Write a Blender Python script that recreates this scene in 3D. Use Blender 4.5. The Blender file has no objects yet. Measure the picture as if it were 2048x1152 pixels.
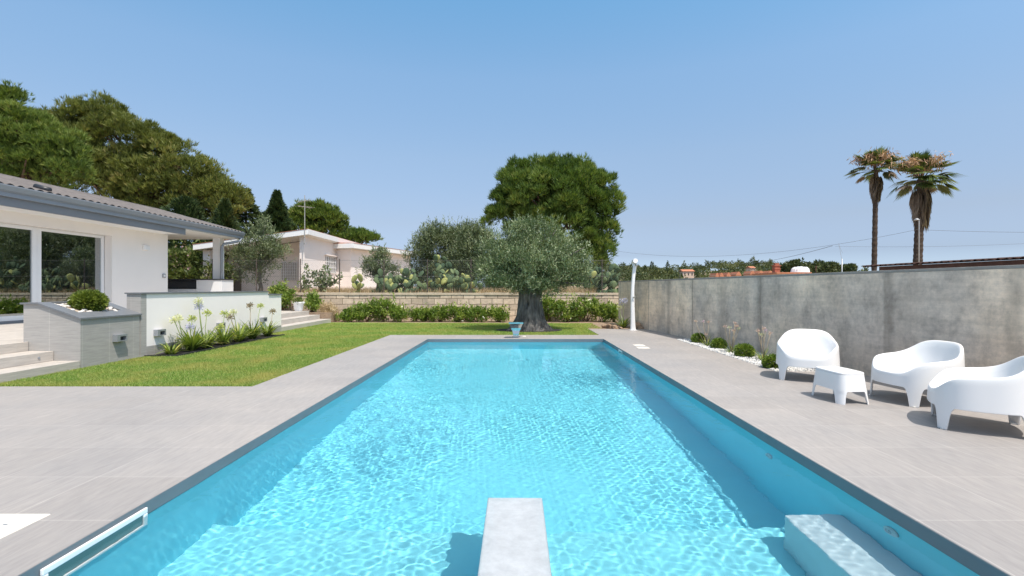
import bpy, math, random
import numpy as np
from mathutils import Vector, Matrix
R = math.radians
sc = bpy.context.scene
C = sc.collection

# ------------------------------------------------------------------ camera
cam_d = bpy.data.cameras.new('camera')
cam = bpy.data.objects.new('camera', cam_d); C.objects.link(cam)
H = 1.5
cam.location = (0, 0, H); cam.rotation_euler = (R(90), 0, 0)
cam_d.sensor_width = 36; cam_d.lens = 36 * 1000 / 2048
cam_d.shift_x = -8 / 2048
cam_d.clip_start = .05; cam_d.clip_end = 3000
sc.camera = cam

# ------------------------------------------------------------------ sky, sun, exposure
SUNV = Vector((.31, -.42, 1.0)).normalized()          # towards the sun
EL = math.asin(SUNV.z); AZ = math.atan2(SUNV.x, SUNV.y)
world = bpy.data.worlds.new('World'); sc.world = world; world.use_nodes = True
nt = world.node_tree; nt.nodes.clear()
sky = nt.nodes.new('ShaderNodeTexSky'); sky.sky_type = 'NISHITA'; sky.sun_disc = False
sky.sun_elevation = EL; sky.sun_rotation = AZ
sky.altitude = 100; sky.air_density = 1.0; sky.dust_density = 1.0; sky.ozone_density = 1.0
bg = nt.nodes.new('ShaderNodeBackground'); bg.inputs['Strength'].default_value = .15
wo = nt.nodes.new('ShaderNodeOutputWorld')
# clear summer sky tint by height; zenith brightened to warm white as added fill
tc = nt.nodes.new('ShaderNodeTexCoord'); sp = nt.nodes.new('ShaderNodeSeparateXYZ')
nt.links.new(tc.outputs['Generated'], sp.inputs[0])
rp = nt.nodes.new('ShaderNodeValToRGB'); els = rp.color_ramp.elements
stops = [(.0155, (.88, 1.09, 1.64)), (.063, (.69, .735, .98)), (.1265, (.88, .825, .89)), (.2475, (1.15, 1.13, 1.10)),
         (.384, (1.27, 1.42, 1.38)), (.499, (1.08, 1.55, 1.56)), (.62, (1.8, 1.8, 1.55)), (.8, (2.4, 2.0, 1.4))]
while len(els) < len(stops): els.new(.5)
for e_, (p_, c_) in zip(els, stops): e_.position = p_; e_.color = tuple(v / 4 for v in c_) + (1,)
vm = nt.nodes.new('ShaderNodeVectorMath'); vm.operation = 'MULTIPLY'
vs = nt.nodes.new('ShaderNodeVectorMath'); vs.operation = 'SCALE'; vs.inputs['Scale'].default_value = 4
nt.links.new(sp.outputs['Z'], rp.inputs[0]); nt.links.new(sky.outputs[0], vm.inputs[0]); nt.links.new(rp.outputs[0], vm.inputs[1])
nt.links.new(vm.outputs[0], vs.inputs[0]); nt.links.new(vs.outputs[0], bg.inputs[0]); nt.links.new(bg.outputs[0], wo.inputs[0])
sun_d = bpy.data.lights.new('sun', 'SUN'); sun_d.energy = 4.7; sun_d.angle = R(.5)
sun_d.color = (1, .94, .86)
sun = bpy.data.objects.new('sun', sun_d); C.objects.link(sun)
sun.rotation_euler = SUNV.to_track_quat('Z', 'Y').to_euler(); sun.location = (20, -20, 60)
sun_d.cycles.is_caustics_light = True
sc.view_settings.view_transform = 'Standard'; sc.view_settings.look = 'None'
sc.view_settings.exposure = 0.0; sc.view_settings.gamma = 1
sc.render.engine = 'CYCLES'
sc.cycles.use_denoising = True
sc.cycles.max_bounces = 8; sc.cycles.transparent_max_bounces = 16
sc.cycles.sample_clamp_indirect = 6
sc.cycles.blur_glossy = .5

# ------------------------------------------------------------------ helpers
rng = np.random.default_rng(7); random.seed(7)
def P(px, py, d): return Vector(((px - 1032) / 1000 * d, d, H - (py - 575.5) / 1000 * d))
def G(px, py, z=0): return P(px, py, (H - z) * 1000 / (py - 575.5))

def node_mat(name):
    m = bpy.data.materials.new(name); m.use_nodes = True
    n = m.node_tree.nodes; l = m.node_tree.links
    return m, n, l, n['Principled BSDF']
def pos_vec(n, l, scale=(1, 1, 1), obj=False):
    if obj:
        g = n.new('ShaderNodeTexCoord'); out = g.outputs['Object']
    else:
        g = n.new('ShaderNodeNewGeometry'); out = g.outputs['Position']
    mp = n.new('ShaderNodeMapping'); mp.inputs['Scale'].default_value = scale
    l.new(out, mp.inputs['Vector']); return mp.outputs[0]
def noise(n, l, vec, scale, detail=5, rough=.6):
    t = n.new('ShaderNodeTexNoise'); t.inputs['Scale'].default_value = scale
    t.inputs['Detail'].default_value = detail; t.inputs['Roughness'].default_value = rough
    l.new(vec, t.inputs['Vector']); return t.outputs['Fac']
def ramp(n, l, fac, stops):
    r = n.new('ShaderNodeValToRGB'); cr = r.color_ramp
    while len(cr.elements) < len(stops): cr.elements.new(.5)
    for e, (p, c) in zip(cr.elements, stops):
        e.position = p; e.color = tuple(c) + (1,) if len(c) == 3 else c
    l.new(fac, r.inputs[0]); return r.outputs[0]
def mixc(n, l, a, b, fac, mode='MIX'):
    m = n.new('ShaderNodeMix'); m.data_type = 'RGBA'; m.blend_type = mode
    def put(sock, v):
        if isinstance(v, (int, float)): sock.default_value = v
        elif isinstance(v, tuple): sock.default_value = v + (1,) if len(v) == 3 else v
        else: l.new(v, sock)
    put(m.inputs[0], fac); put(m.inputs[6], a); put(m.inputs[7], b); return m.outputs[2]
def bump(n, l, bs, h, strength=.3, dist=.01):
    b = n.new('ShaderNodeBump'); b.inputs['Strength'].default_value = strength
    b.inputs['Distance'].default_value = dist
    l.new(h, b.inputs['Height']); l.new(b.outputs[0], bs.inputs['Normal'])
def plain(name, col, rough=.6, var=.12, scale=3, bmp=0, bdist=.01, metal=0, spec=.5, obj=False, stretch=(1, 1, 1)):
    m, n, l, bs = node_mat(name)
    v = pos_vec(n, l, stretch, obj)
    f = noise(n, l, v, scale)
    c = Vector(col)
    l.new(ramp(n, l, f, [(.25, tuple(c * (1 - var))), (.75, tuple(c * (1 + var)))]), bs.inputs['Base Color'])
    bs.inputs['Roughness'].default_value = rough; bs.inputs['Metallic'].default_value = metal
    bs.inputs['Specular IOR Level'].default_value = spec
    if bmp: bump(n, l, bs, noise(n, l, v, scale * 6), bmp, bdist)
    return m
def leafmat(name, stops, transl=.3, rough=.5, spec=.3, patch=None):
    m, n, l, bs = node_mat(name)
    at = n.new('ShaderNodeAttribute'); at.attribute_name = 'rnd'
    col = ramp(n, l, at.outputs['Fac'], stops)
    if patch:
        f = noise(n, l, pos_vec(n, l), patch[0], 3)
        col = mixc(n, l, col, patch[1], ramp(n, l, f, [(.42, (0, 0, 0)), (.68, (patch[2],) * 3)]))
    l.new(col, bs.inputs['Base Color']); bs.inputs['Roughness'].default_value = rough
    bs.inputs['Specular IOR Level'].default_value = spec
    tr = n.new('ShaderNodeBsdfTranslucent'); l.new(mixc(n, l, col, (1.25, 1.3, .6), 1.0, 'MULTIPLY'), tr.inputs[0])
    mx = n.new('ShaderNodeMixShader'); mx.inputs[0].default_value = transl
    l.new(bs.outputs[0], mx.inputs[1]); l.new(tr.outputs[0], mx.inputs[2])
    l.new(mx.outputs[0], n['Material Output'].inputs['Surface'])
    return m

def tag(o, label=None, cat=None, group=None, kind=None):
    if label: o['label'] = label
    if cat: o['category'] = cat
    if group: o['group'] = group
    if kind: o['kind'] = kind
    return o
def thing(name, loc, label, cat, group=None):
    o = bpy.data.objects.new(name, None); C.objects.link(o); o.location = loc
    o.empty_display_size = .2
    return tag(o, label, cat, group)
def np_mesh(name, V, F, k, mat, parent=None, rnd=None, smooth=False):
    """V (n,3) world points, F (m,k) faces"""
    V = np.asarray(V, dtype=np.float32); F = np.asarray(F, dtype=np.int32)
    if parent is not None: V = V - np.array(parent.location, dtype=np.float32)
    me = bpy.data.meshes.new(name)
    me.vertices.add(len(V)); me.vertices.foreach_set('co', V.ravel())
    me.loops.add(F.size); me.loops.foreach_set('vertex_index', F.ravel())
    me.polygons.add(len(F)); me.polygons.foreach_set('loop_start', np.arange(0, F.size, k, dtype=np.int32))
    if smooth: me.polygons.foreach_set('use_smooth', np.ones(len(F), dtype=bool))
    if rnd is not None:
        a = me.attributes.new('rnd', 'FLOAT', 'FACE'); a.data.foreach_set('value', np.asarray(rnd, dtype=np.float32))
    me.update(calc_edges=True); me.materials.append(mat)
    o = bpy.data.objects.new(name, me); C.objects.link(o)
    if parent is not None: o.parent = parent
    return o
class MB:
    def __init__(s): s.V = []; s.F = []
    def add(s, V, F):
        b = len(s.V); s.V += [tuple(v) for v in V]; s.F += [tuple(i + b for i in f) for f in F]; return s
    def box(s, x0, x1, y0, y1, z0, z1):
        V = [(x0, y0, z0), (x1, y0, z0), (x1, y1, z0), (x0, y1, z0), (x0, y0, z1), (x1, y0, z1), (x1, y1, z1), (x0, y1, z1)]
        return s.add(V, [(3, 2, 1, 0), (4, 5, 6, 7), (0, 1, 5, 4), (1, 2, 6, 5), (2, 3, 7, 6), (3, 0, 4, 7)])
    def slab(s, poly, z0, z1):
        """poly counter-clockwise (x,y); z0/z1 numbers or per-point lists"""
        n = len(poly); a = z0 if hasattr(z0, '__len__') else [z0] * n; b = z1 if hasattr(z1, '__len__') else [z1] * n
        V = [(p[0], p[1], a[i]) for i, p in enumerate(poly)] + [(p[0], p[1], b[i]) for i, p in enumerate(poly)]
        F = [tuple(range(n - 1, -1, -1)), tuple(range(n, 2 * n))] + [(i, (i + 1) % n, n + (i + 1) % n, n + i) for i in range(n)]
        return s.add(V, F)
    def prism(s, prof, axis, t0, t1):
        """prof: points in the plane across the axis; 'x': (y,z) ; 'y': (x,z)"""
        n = len(prof)
        mk = (lambda t, p: (t, p[0], p[1])) if axis == 'x' else (lambda t, p: (p[0], t, p[1]))
        V = [mk(t0, p) for p in prof] + [mk(t1, p) for p in prof]
        F = [tuple(range(n)), tuple(range(2 * n - 1, n - 1, -1))] + [(i, n + i, n + (i + 1) % n, (i + 1) % n) for i in range(n)]
        return s.add(V, F)
    def tube(s, pts, r, k=8, cap=True):
        pts = [Vector(p) for p in pts]; rs = r if hasattr(r, '__len__') else [r] * len(pts)
        b = len(s.V); up = None
        for i, p in enumerate(pts):
            t = (pts[min(i + 1, len(pts) - 1)] - pts[max(i - 1, 0)]).normalized()
            if up is None: up = Vector((0, 0, 1)) if abs(t.z) < .9 else Vector((1, 0, 0))
            a = t.cross(up).normalized(); c = a.cross(t).normalized(); up = c
            for j in range(k):
                g = 2 * math.pi * j / k
                s.V.append(tuple(p + (a * math.cos(g) + c * math.sin(g)) * rs[i]))
        for i in range(len(pts) - 1):
            for j in range(k):
                s.F.append((b + i * k + j, b + i * k + (j + 1) % k, b + (i + 1) * k + (j + 1) % k, b + (i + 1) * k + j))
        if cap:
            s.F.append(tuple(b + j for j in range(k - 1, -1, -1)))
            s.F.append(tuple(b + (len(pts) - 1) * k + j for j in range(k)))
        return s
    def lathe(s, prof, c=(0, 0, 0), k=24, cap=True):
        b = len(s.V)
        for r, z in prof:
            for j in range(k):
                g = 2 * math.pi * j / k; s.V.append((c[0] + r * math.cos(g), c[1] + r * math.sin(g), c[2] + z))
        for i in range(len(prof) - 1):
            for j in range(k):
                s.F.append((b + i * k + j, b + i * k + (j + 1) % k, b + (i + 1) * k + (j + 1) % k, b + (i + 1) * k + j))
        if cap:
            s.F.append(tuple(b + j for j in range(k - 1, -1, -1)))
            s.F.append(tuple(b + (len(prof) - 1) * k + j for j in range(k)))
        return s
    def build(s, name, mat, parent=None, smooth=False, bevel=0, seg=2):
        off = Vector(parent.location) if parent is not None else Vector()
        me = bpy.data.meshes.new(name)
        me.from_pydata([tuple(Vector(v) - off) for v in s.V], [], s.F); me.update()
        me.materials.append(mat)
        if smooth: me.shade_smooth()
        o = bpy.data.objects.new(name, me); C.objects.link(o)
        if parent is not None: o.parent = parent
        if bevel:
            b = o.modifiers.new('bevel', 'BEVEL'); b.width = bevel; b.segments = seg; b.limit_method = 'ANGLE'; b.angle_limit = R(40)
        return o
def copy_tree(o, parent=None):
    c = o.copy(); C.objects.link(c)
    if parent is not None: c.parent = parent
    for ch in list(o.children): copy_tree(ch, c)
    return c
def sm(o, ang=40):
    """smooth shading with sharp edges kept"""
    o.data.shade_smooth(); o.data.set_sharp_from_angle(angle=R(ang)); return o

# ------------------------------------------------------------------ pool, deck, ground
PX0, PX1, PY0, PY1 = -2.6, 2.58, 1.6, 14.72
WZ = -.092
def tile_mat():
    m, n, l, bs = node_mat('deck_tiles')
    v = pos_vec(n, l)
    br = n.new('ShaderNodeTexBrick'); br.offset = 0; br.inputs['Scale'].default_value = 1
    br.inputs['Brick Width'].default_value = .74; br.inputs['Row Height'].default_value = .74
    br.inputs['Mortar Size'].default_value = .0036; br.inputs['Mortar Smooth'].default_value = .3
    br.inputs['Color1'].default_value = (.335, .316, .304, 1); br.inputs['Color2'].default_value = (.368, .348, .335, 1)
    br.inputs['Mortar'].default_value = (.47, .445, .425, 1)
    mp = n.new('ShaderNodeMapping'); mp.inputs['Location'].default_value = (.36, -.27, 0)
    l.new(v, mp.inputs['Vector']); l.new(mp.outputs[0], br.inputs['Vector'])
    g1 = noise(n, l, pos_vec(n, l, (9, 1.1, 1)), 3.2, 6, .65)
    g2 = noise(n, l, pos_vec(n, l, (30, 2.5, 1)), 3.0, 4, .6)
    g3 = noise(n, l, v, .5, 3)
    c = mixc(n, l, br.outputs['Color'], ramp(n, l, g1, [(.3, (.87, .87, .88)), (.7, (1.09, 1.085, 1.075))]), 1.0, 'MULTIPLY')
    c = mixc(n, l, c, ramp(n, l, g2, [(.3, (.93, .93, .93)), (.7, (1.05, 1.05, 1.05))]), 1.0, 'MULTIPLY')
    c = mixc(n, l, c, ramp(n, l, g3, [(.3, (.90, .91, .93)), (.7, (1.09, 1.065, 1.04))]), 1.0, 'MULTIPLY')
    l.new(c, bs.inputs['Base Color']); bs.inputs['Roughness'].default_value = .55
    bs.inputs['Specular IOR Level'].default_value = .35
    bump(n, l, bs, g2, .15, .004)
    return m
M = {}
M['tile'] = tile_mat()
M['liner'] = plain('pool_liner', (.19, .69, .83), .5, .04, 2)
M['pale_liner'] = plain('pale_pool_liner', (.46, .60, .66), .5, .04, 3)
M['white_liner'] = plain('white_pool_liner', (.66, .69, .72), .5, .13, 14)
M['shelf'] = plain('shelf_liner', (.22, .70, .82), .5, .04, 2)
M['band'] = plain('pool_band', (.135, .165, .19), .45, .06, 4)
def water_mat():
    m, n, l, bs = node_mat('pool_water'); n.remove(bs)
    rf = n.new('ShaderNodeBsdfRefraction'); rf.inputs['IOR'].default_value = 1.333; rf.inputs['Roughness'].default_value = 0
    gl = n.new('ShaderNodeBsdfGlossy'); gl.inputs['Roughness'].default_value = 0
    fr = n.new('ShaderNodeFresnel'); fr.inputs['IOR'].default_value = 1.333
    mu = n.new('ShaderNodeMath'); mu.operation = 'MULTIPLY'; mu.inputs[1].default_value = .62   # glare cut down, as through a polarising filter
    mx = n.new('ShaderNodeMixShader'); l.new(fr.outputs[0], mu.inputs[0]); l.new(mu.outputs[0], mx.inputs[0])
    l.new(rf.outputs[0], mx.inputs[1]); l.new(gl.outputs[0], mx.inputs[2]); l.new(mx.outputs[0], n['Material Output'].inputs['Surface'])
    return m
M['water'] = water_mat()

deck = MB()
e = .0
GX = -4.02
deck.slab([(PX1, -6), (9, -6), (9, 9.0), (4.68, 9.0), (4.68, 14.6), (6, 14.6), (6, 18.3), (2.66, 18.3), (2.66, 15.98), (PX1, 15.98)], -.05, 0)
deck.slab([(PX0, PY1), (PX1, PY1), (PX1, 15.98), (GX, 15.98), (GX, 7.62), (PX0, 7.62)], -.05, 0)
deck.slab([(-16, -6), (PX0, -6), (PX0, 7.62), (-16, 7.62)], -.05, 0)
deck.slab([(PX0, -6), (PX1, -6), (PX1, PY0), (PX0, PY0)], -.05, 0)
tag(deck.build('pool_deck', M['tile']), kind='structure')

# pool shell: floor, shelf, walls (faces look inwards)
DEEP = -1.62; SHELF = -1.22; SY = 4.28
pool = MB()
def quad(mb, a, b, c, d): mb.add([a, b, c, d], [(0, 1, 2, 3)])
zt = -.05
pool.box(PX0 - .25, PX0, PY0 - .25, PY1 + .25, DEEP - .2, zt)
pool.box(PX1, PX1 + .25, PY0 - .25, PY1 + .25, DEEP - .2, zt)
pool.box(PX0, PX1, PY0 - .25, PY0, DEEP - .2, zt)
pool.box(PX0, PX1, PY1, PY1 + .25, DEEP - .2, zt)
pool.box(PX0, PX1, PY0, PY1, DEEP - .2, DEEP)
swim = pool.build('swimming_pool', M['liner'])
tag(swim, kind='structure')
shelf = MB().box(PX0, PX1, PY0, SY, DEEP, SHELF).build('shelf', M['shelf'], swim)
bench = MB().box(2.13, PX1, PY0, 3.98, SHELF, -.64).build('corner_bench', M['pale_liner'], swim, bevel=.015)
step = MB().box(-.215, .20, PY0, 3.82, SHELF, -.112).build('block_step', M['white_liner'], swim, bevel=.012)
for o_ in (shelf, bench, step): o_.cycles.is_caustics_receiver = True
band = MB()
t = .006
band.box(PX0, PX0 + t, PY0, PY1, WZ - .012, -.003); band.box(PX1 - t, PX1, PY0, PY1, WZ - .012, -.003)
band.box(PX0 + t, PX1 - t, PY1 - t, PY1, WZ - .012, -.003); band.box(PX0 + t, PX1 - t, PY0, PY0 + t, WZ - .012, -.003)
bo = band.build('edge_band', M['band'], swim)

# water: a rippled top, sides and bottom buried in the shell
def wave(X, Y):
    r = np.random.default_rng(3); Z = np.zeros_like(X)
    for lam, amp, n in ((1.3, .0012, 5), (.62, .0005, 8), (.28, .00020, 14), (.14, .00012, 18), (.075, .00008, 20)):
        for i in range(n):
            a = r.uniform(0, 2 * math.pi); k = 2 * math.pi / (lam * r.uniform(.75, 1.3)); ph = r.uniform(0, 6.28)
            Z += amp * np.sin(k * (X * math.cos(a) + Y * math.sin(a)) + ph) * r.uniform(.5, 1) * 1.3
    n1 = np.sin(.9 * X + 1.3 * np.sin(.5 * Y)) * np.sin(.7 * Y + .8) + .6 * np.sin(1.7 * X - .9 * Y + 2) * np.sin(.6 * X + 1.4 * Y)
    n2 = np.sin(1.1 * X + .8 * Y + 1) * np.sin(.5 * X - .9 * Y) + .5 * np.sin(2.3 * X + 1.2 * Y + 4)
    return Z * np.clip(.50 + .25 * n1 + .16 * n2, .16, .95)
nx, ny = 470, 1200
xs = np.linspace(PX0 - .1, PX1 + .1, nx); ys = np.linspace(PY0 - .1, PY1 + .1, ny)
XX, YY = np.meshgrid(xs, ys, indexing='ij'); ZZ = WZ + wave(XX, YY)
V = np.stack([XX, YY, ZZ], -1).reshape(-1, 3)
I = np.arange(nx * ny).reshape(nx, ny)
F = np.stack([I[:-1, :-1], I[1:, :-1], I[1:, 1:], I[:-1, 1:]], -1).reshape(-1, 4)
rim = list(I[:, 0]) + list(I[-1, 1:]) + list(I[-2::-1, -1]) + list(I[0, -2:0:-1])
nb = len(V); zb = DEEP - .1
Vb = V[rim].copy(); Vb[:, 2] = zb
nr = len(rim)
Fs = np.array([(rim[(i + 1) % nr], rim[i], nb + i, nb + (i + 1) % nr) for i in range(nr)])
cen = nb + nr
Vc = np.array([[0, 8, zb]])
Fb = np.array([(nb + (i + 1) % nr, nb + i, cen, cen) for i in range(nr)])
me = bpy.data.meshes.new('pool_water')
allV = np.concatenate([V, Vb, Vc])
me.from_pydata(allV.tolist(), [], F.tolist() + Fs.tolist() + [tuple(f[:3]) for f in Fb.tolist()])
sm_flags = np.zeros(len(me.polygons), dtype=bool); sm_flags[:len(F)] = True
me.polygons.foreach_set('use_smooth', sm_flags); me.materials.append(M['water']); me.update()
water = bpy.data.objects.new('pool_water', me); C.objects.link(water); tag(water, kind='structure')
water.cycles.is_caustics_caster = True
swim.cycles.is_caustics_receiver = True

# ------------------------------------------------------------------ more materials
def stone_tile(name, col, w=.6, h=.45, axis='y', mort=(.5, .48, .45), msize=.004, vary=.05):
    """wall tiles: grain runs sideways, fine joints"""
    m, n, l, bs = node_mat(name)
    g = n.new('ShaderNodeNewGeometry'); s = n.new('ShaderNodeSeparateXYZ'); l.new(g.outputs['Position'], s.inputs[0])
    ad = n.new('ShaderNodeMath'); l.new(s.outputs['X'], ad.inputs[0]); l.new(s.outputs['Y'], ad.inputs[1])
    cb = n.new('ShaderNodeCombineXYZ'); l.new(ad.outputs[0], cb.inputs['X']); l.new(s.outputs['Z'], cb.inputs['Y'])
    br = n.new('ShaderNodeTexBrick'); br.offset = 0; br.inputs['Scale'].default_value = 1
    br.inputs['Brick Width'].default_value = w; br.inputs['Row Height'].default_value = h; br.inputs['Mortar Size'].default_value = msize
    c = Vector(col); br.inputs['Color1'].default_value = tuple(c * (1 - vary)) + (1,); br.inputs['Color2'].default_value = tuple(c * (1 + vary)) + (1,)
    br.inputs['Mortar'].default_value = mort + (1,); l.new(cb.outputs[0], br.inputs['Vector'])
    f = noise(n, l, pos_vec(n, l, (1.5, 1.5, 22)), 2.2, 5, .65)
    cc = mixc(n, l, br.outputs['Color'], ramp(n, l, f, [(.3, (.84, .84, .84)), (.7, (1.12, 1.12, 1.11))]), 1.0, 'MULTIPLY')
    l.new(cc, bs.inputs['Base Color']); bs.inputs['Roughness'].default_value = .6; bs.inputs['Specular IOR Level'].default_value = .3
    bump(n, l, bs, f, .15, .004); return m
M['cladding'] = stone_tile('grey_cladding', (.39, .375, .36), .62, 1.3)
M['tread'] = stone_tile('step_tile', (.50, .46, .42), 1.2, 5, mort=(.5, .47, .44))
M['plaster'] = plain('white_plaster', (.90, .85, .825), .8, .025, 1.2, .12, .004)
M['facade'] = plain('house_plaster', (.86, .815, .775), .8, .03, .8, .1, .004)
M['cap'] = plain('slate_cap', (.155, .165, .18), .5, .12, 9, .15, .003)
M['gutter'] = plain('grey_blue_metal', (.28, .31, .35), .4, .04, 2, metal=.15)
M['beam'] = plain('grey_painted_beam', (.20, .215, .235), .6, .05, 2)
M['white_pvc'] = plain('white_frame', (.82, .82, .82), .4, .02, 3)
M['dark'] = plain('dark_metal', (.03, .032, .036), .4, .1, 5)
M['steel_grey'] = plain('grey_metal', (.33, .35, .38), .4, .06, 8, metal=.4)
M['pebble'] = plain('white_pebble', (.72, .68, .64), .8, .1, 9)
M['pink'] = plain('pale_pink_plaster', (.90, .82, .78), .85, .04, .7, .15, .006)
M['white_paint'] = plain('white_paint', (.82, .82, .82), .6, .03, 1.5)
M['soil'] = plain('dry_soil', (.30, .215, .15), .95, .3, 5, .8, .03)
M['mulch'] = plain('dark_mulch', (.035, .03, .028), .95, .4, 14, .9, .03)
M['black_edge'] = plain('black_edging', (.02, .022, .025), .6, .1, 5)
def roof_tile(name, col):
    m, n, l, bs = node_mat(name)
    f = noise(n, l, pos_vec(n, l, (1, 1, 1)), 4, 4); c = Vector(col)
    l.new(ramp(n, l, f, [(.3, tuple(c * .7)), (.7, tuple(c * 1.25))]), bs.inputs['Base Color']); bs.inputs['Roughness'].default_value = .8
    return m
M['brown_tile'] = roof_tile('brown_roof_tile', (.15, .133, .126))
M['terracotta'] = roof_tile('terracotta_tile', (.50, .20, .11))
def glass_mat():
    m, n, l, bs = node_mat('window_glass'); n.remove(bs)
    g = n.new('ShaderNodeBsdfGlossy'); g.inputs['Roughness'].default_value = .01; g.inputs['Color'].default_value = (.85, .9, .92, 1)
    t = n.new('ShaderNodeBsdfTransparent'); t.inputs[0].default_value = (.42, .46, .47, 1)
    mx = n.new('ShaderNodeMixShader'); lw = n.new('ShaderNodeLayerWeight'); lw.inputs[0].default_value = .42
    mr = n.new('ShaderNodeMapRange'); mr.inputs['To Min'].default_value = .22; mr.inputs['To Max'].default_value = .8
    l.new(lw.outputs['Facing'], mr.inputs['Value']); l.new(mr.outputs[0], mx.inputs[0])
    l.new(t.outputs[0], mx.inputs[1]); l.new(g.outputs[0], mx.inputs[2]); l.new(mx.outputs[0], n['Material Output'].inputs['Surface'])
    return m
M['glass'] = glass_mat()
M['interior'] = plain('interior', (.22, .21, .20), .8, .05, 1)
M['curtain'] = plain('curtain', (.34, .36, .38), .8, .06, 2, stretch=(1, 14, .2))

# ------------------------------------------------------------------ ground, lawn, soil
def sstep(a, b, x): t_ = np.clip((x - a) / (b - a), 0, 1); return t_ * t_ * (3 - 2 * t_)
def field_z(x, y):
    z = np.where(y > 23.2, 1.18 + .012 * np.clip(y - 23.2, 0, 20), -.06)
    z = np.where(x > 4.45 + .13 * (22 - np.minimum(y, 40)), np.where(y > 23.2, .5, -.06), z)
    ratio = x / np.maximum(y, 1)
    hill = 14.2 * sstep(190, 420, y) * (1 - .55 * sstep(.60, .72, ratio)) * sstep(-.1, .16, ratio)
    hill = hill + 2.2 * np.sin(ratio * 17) * sstep(250, 420, y)
    return z + np.maximum(hill, 0)
gx = sorted(set([-900, -400, -200, -100, -60, -40, -30, -24, -20, -16, -12, -9, -7, -5, -4, PX0 - .2, PX1 + .2, 4, 5, 6, 7, 8, 9, 12, 16, 20, 30, 40, 60] + list(range(80, 420, 20)) + [500, 900]))
gy = sorted(set([-300, -60, -20, -8, PY0 - .2, 4, 8, 12, PY1 + .2, 18, 22, 23.1, 23.25, 25, 28, 32, 36, 40, 50, 70, 100, 150] + list(range(190, 480, 20)) + [600, 900]))
GXm, GYm = np.meshgrid(gx, gy, indexing='ij'); GZ = field_z(GXm, GYm)
Vg = np.stack([GXm, GYm, GZ], -1).reshape(-1, 3); ny_ = len(gy); Fg = []
for i in range(len(gx) - 1):
    for j in range(ny_ - 1):
        cx, cy = (gx[i] + gx[i + 1]) / 2, (gy[j] + gy[j + 1]) / 2
        if PX0 - .2 <= cx <= PX1 + .2 and PY0 - .2 <= cy <= PY1 + .2: continue
        a = i * ny_ + j; Fg.append((a, a + ny_, a + ny_ + 1, a + 1))
def ground_mat():
    m, n, l, bs = node_mat('dry_ground')
    f = noise(n, l, pos_vec(n, l), .8, 6, .7); f2 = noise(n, l, pos_vec(n, l), .06, 3)
    c = ramp(n, l, f, [(.3, (.22, .16, .10)), (.55, (.36, .28, .19)), (.75, (.46, .38, .27))])
    c = mixc(n, l, c, (.12, .13, .06), ramp(n, l, f2, [(.5, (0, 0, 0)), (.7, (.6, .6, .6))]))
    l.new(c, bs.inputs['Base Color']); bs.inputs['Roughness'].default_value = .95; bump(n, l, bs, f, .6, .05); return m
tag(np_mesh('ground', Vg, Fg, 4, ground_mat()), kind='structure')
def lawn_mat():
    m, n, l, bs = node_mat('lawn_base')
    f = noise(n, l, pos_vec(n, l), 1.1, 4, .6); f2 = noise(n, l, pos_vec(n, l), 60, 3)
    c = ramp(n, l, f, [(.3, (.16, .25, .055)), (.6, (.23, .33, .075)), (.75, (.33, .38, .12))])
    c = mixc(n, l, c, ramp(n, l, f2, [(.3, (.5, .5, .5)), (.7, (1.2, 1.2, 1.2))]), 1.0, 'MULTIPLY')
    l.new(c, bs.inputs['Base Color']); bs.inputs['Roughness'].default_value = .9; bs.inputs['Specular IOR Level'].default_value = .1
    return m
LAWN = [(-8.1, GX - .01, 7.63, 21.95), (GX - .01, 2.65, 15.99, 21.6)]
lw_ = MB()
lw_.slab([(-8.1, 7.63), (GX - .01, 7.63), (GX - .01, 15.99), (2.65, 15.99), (2.65, 18.6), (3.3, 21.5), (-8.1, 21.95)], -.055, -.012)
tag(lw_.build('lawn', lawn_mat()), kind='structure')
sb = MB().slab([(-8.1, 21.96), (3.3, 21.51), (2.66, 18.61), (2.66, 18.31), (4.7, 18.31), (4.25, 22.95), (-8.1, 22.95)], -.056, -.02)
sb.slab([(-14, 21.97), (-8.11, 21.97), (-8.11, 22.95), (-14, 22.95)], -.056, .42)
tag(sb.build('soil_bed', M['soil']), kind='structure')
fb = MB().slab([(-8.09, 10.95), (-7.45, 11.05), (-7.42, 15.85), (-8.09, 16.1)], -.05, .012)
tag(fb.build('flower_bed', M['mulch']), kind='structure')
ed = MB()
for a_, b_ in (((-7.42, 11.0), (-7.38, 15.9)), ((-8.09, 10.9), (-7.4, 11.0))):
    d_ = (Vector(b_) - Vector(a_)).normalized(); q_ = Vector((-d_.y, d_.x)) * .03
    A_, B_ = Vector(a_), Vector(b_); ed.slab([tuple(A_ - q_), tuple(B_ - q_), tuple(B_ + q_), tuple(A_ + q_)], -.05, .035)
tag(ed.build('bed_edging', M['black_edge']), 'black edging strip round the flower bed at the white wall', 'edging')

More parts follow.
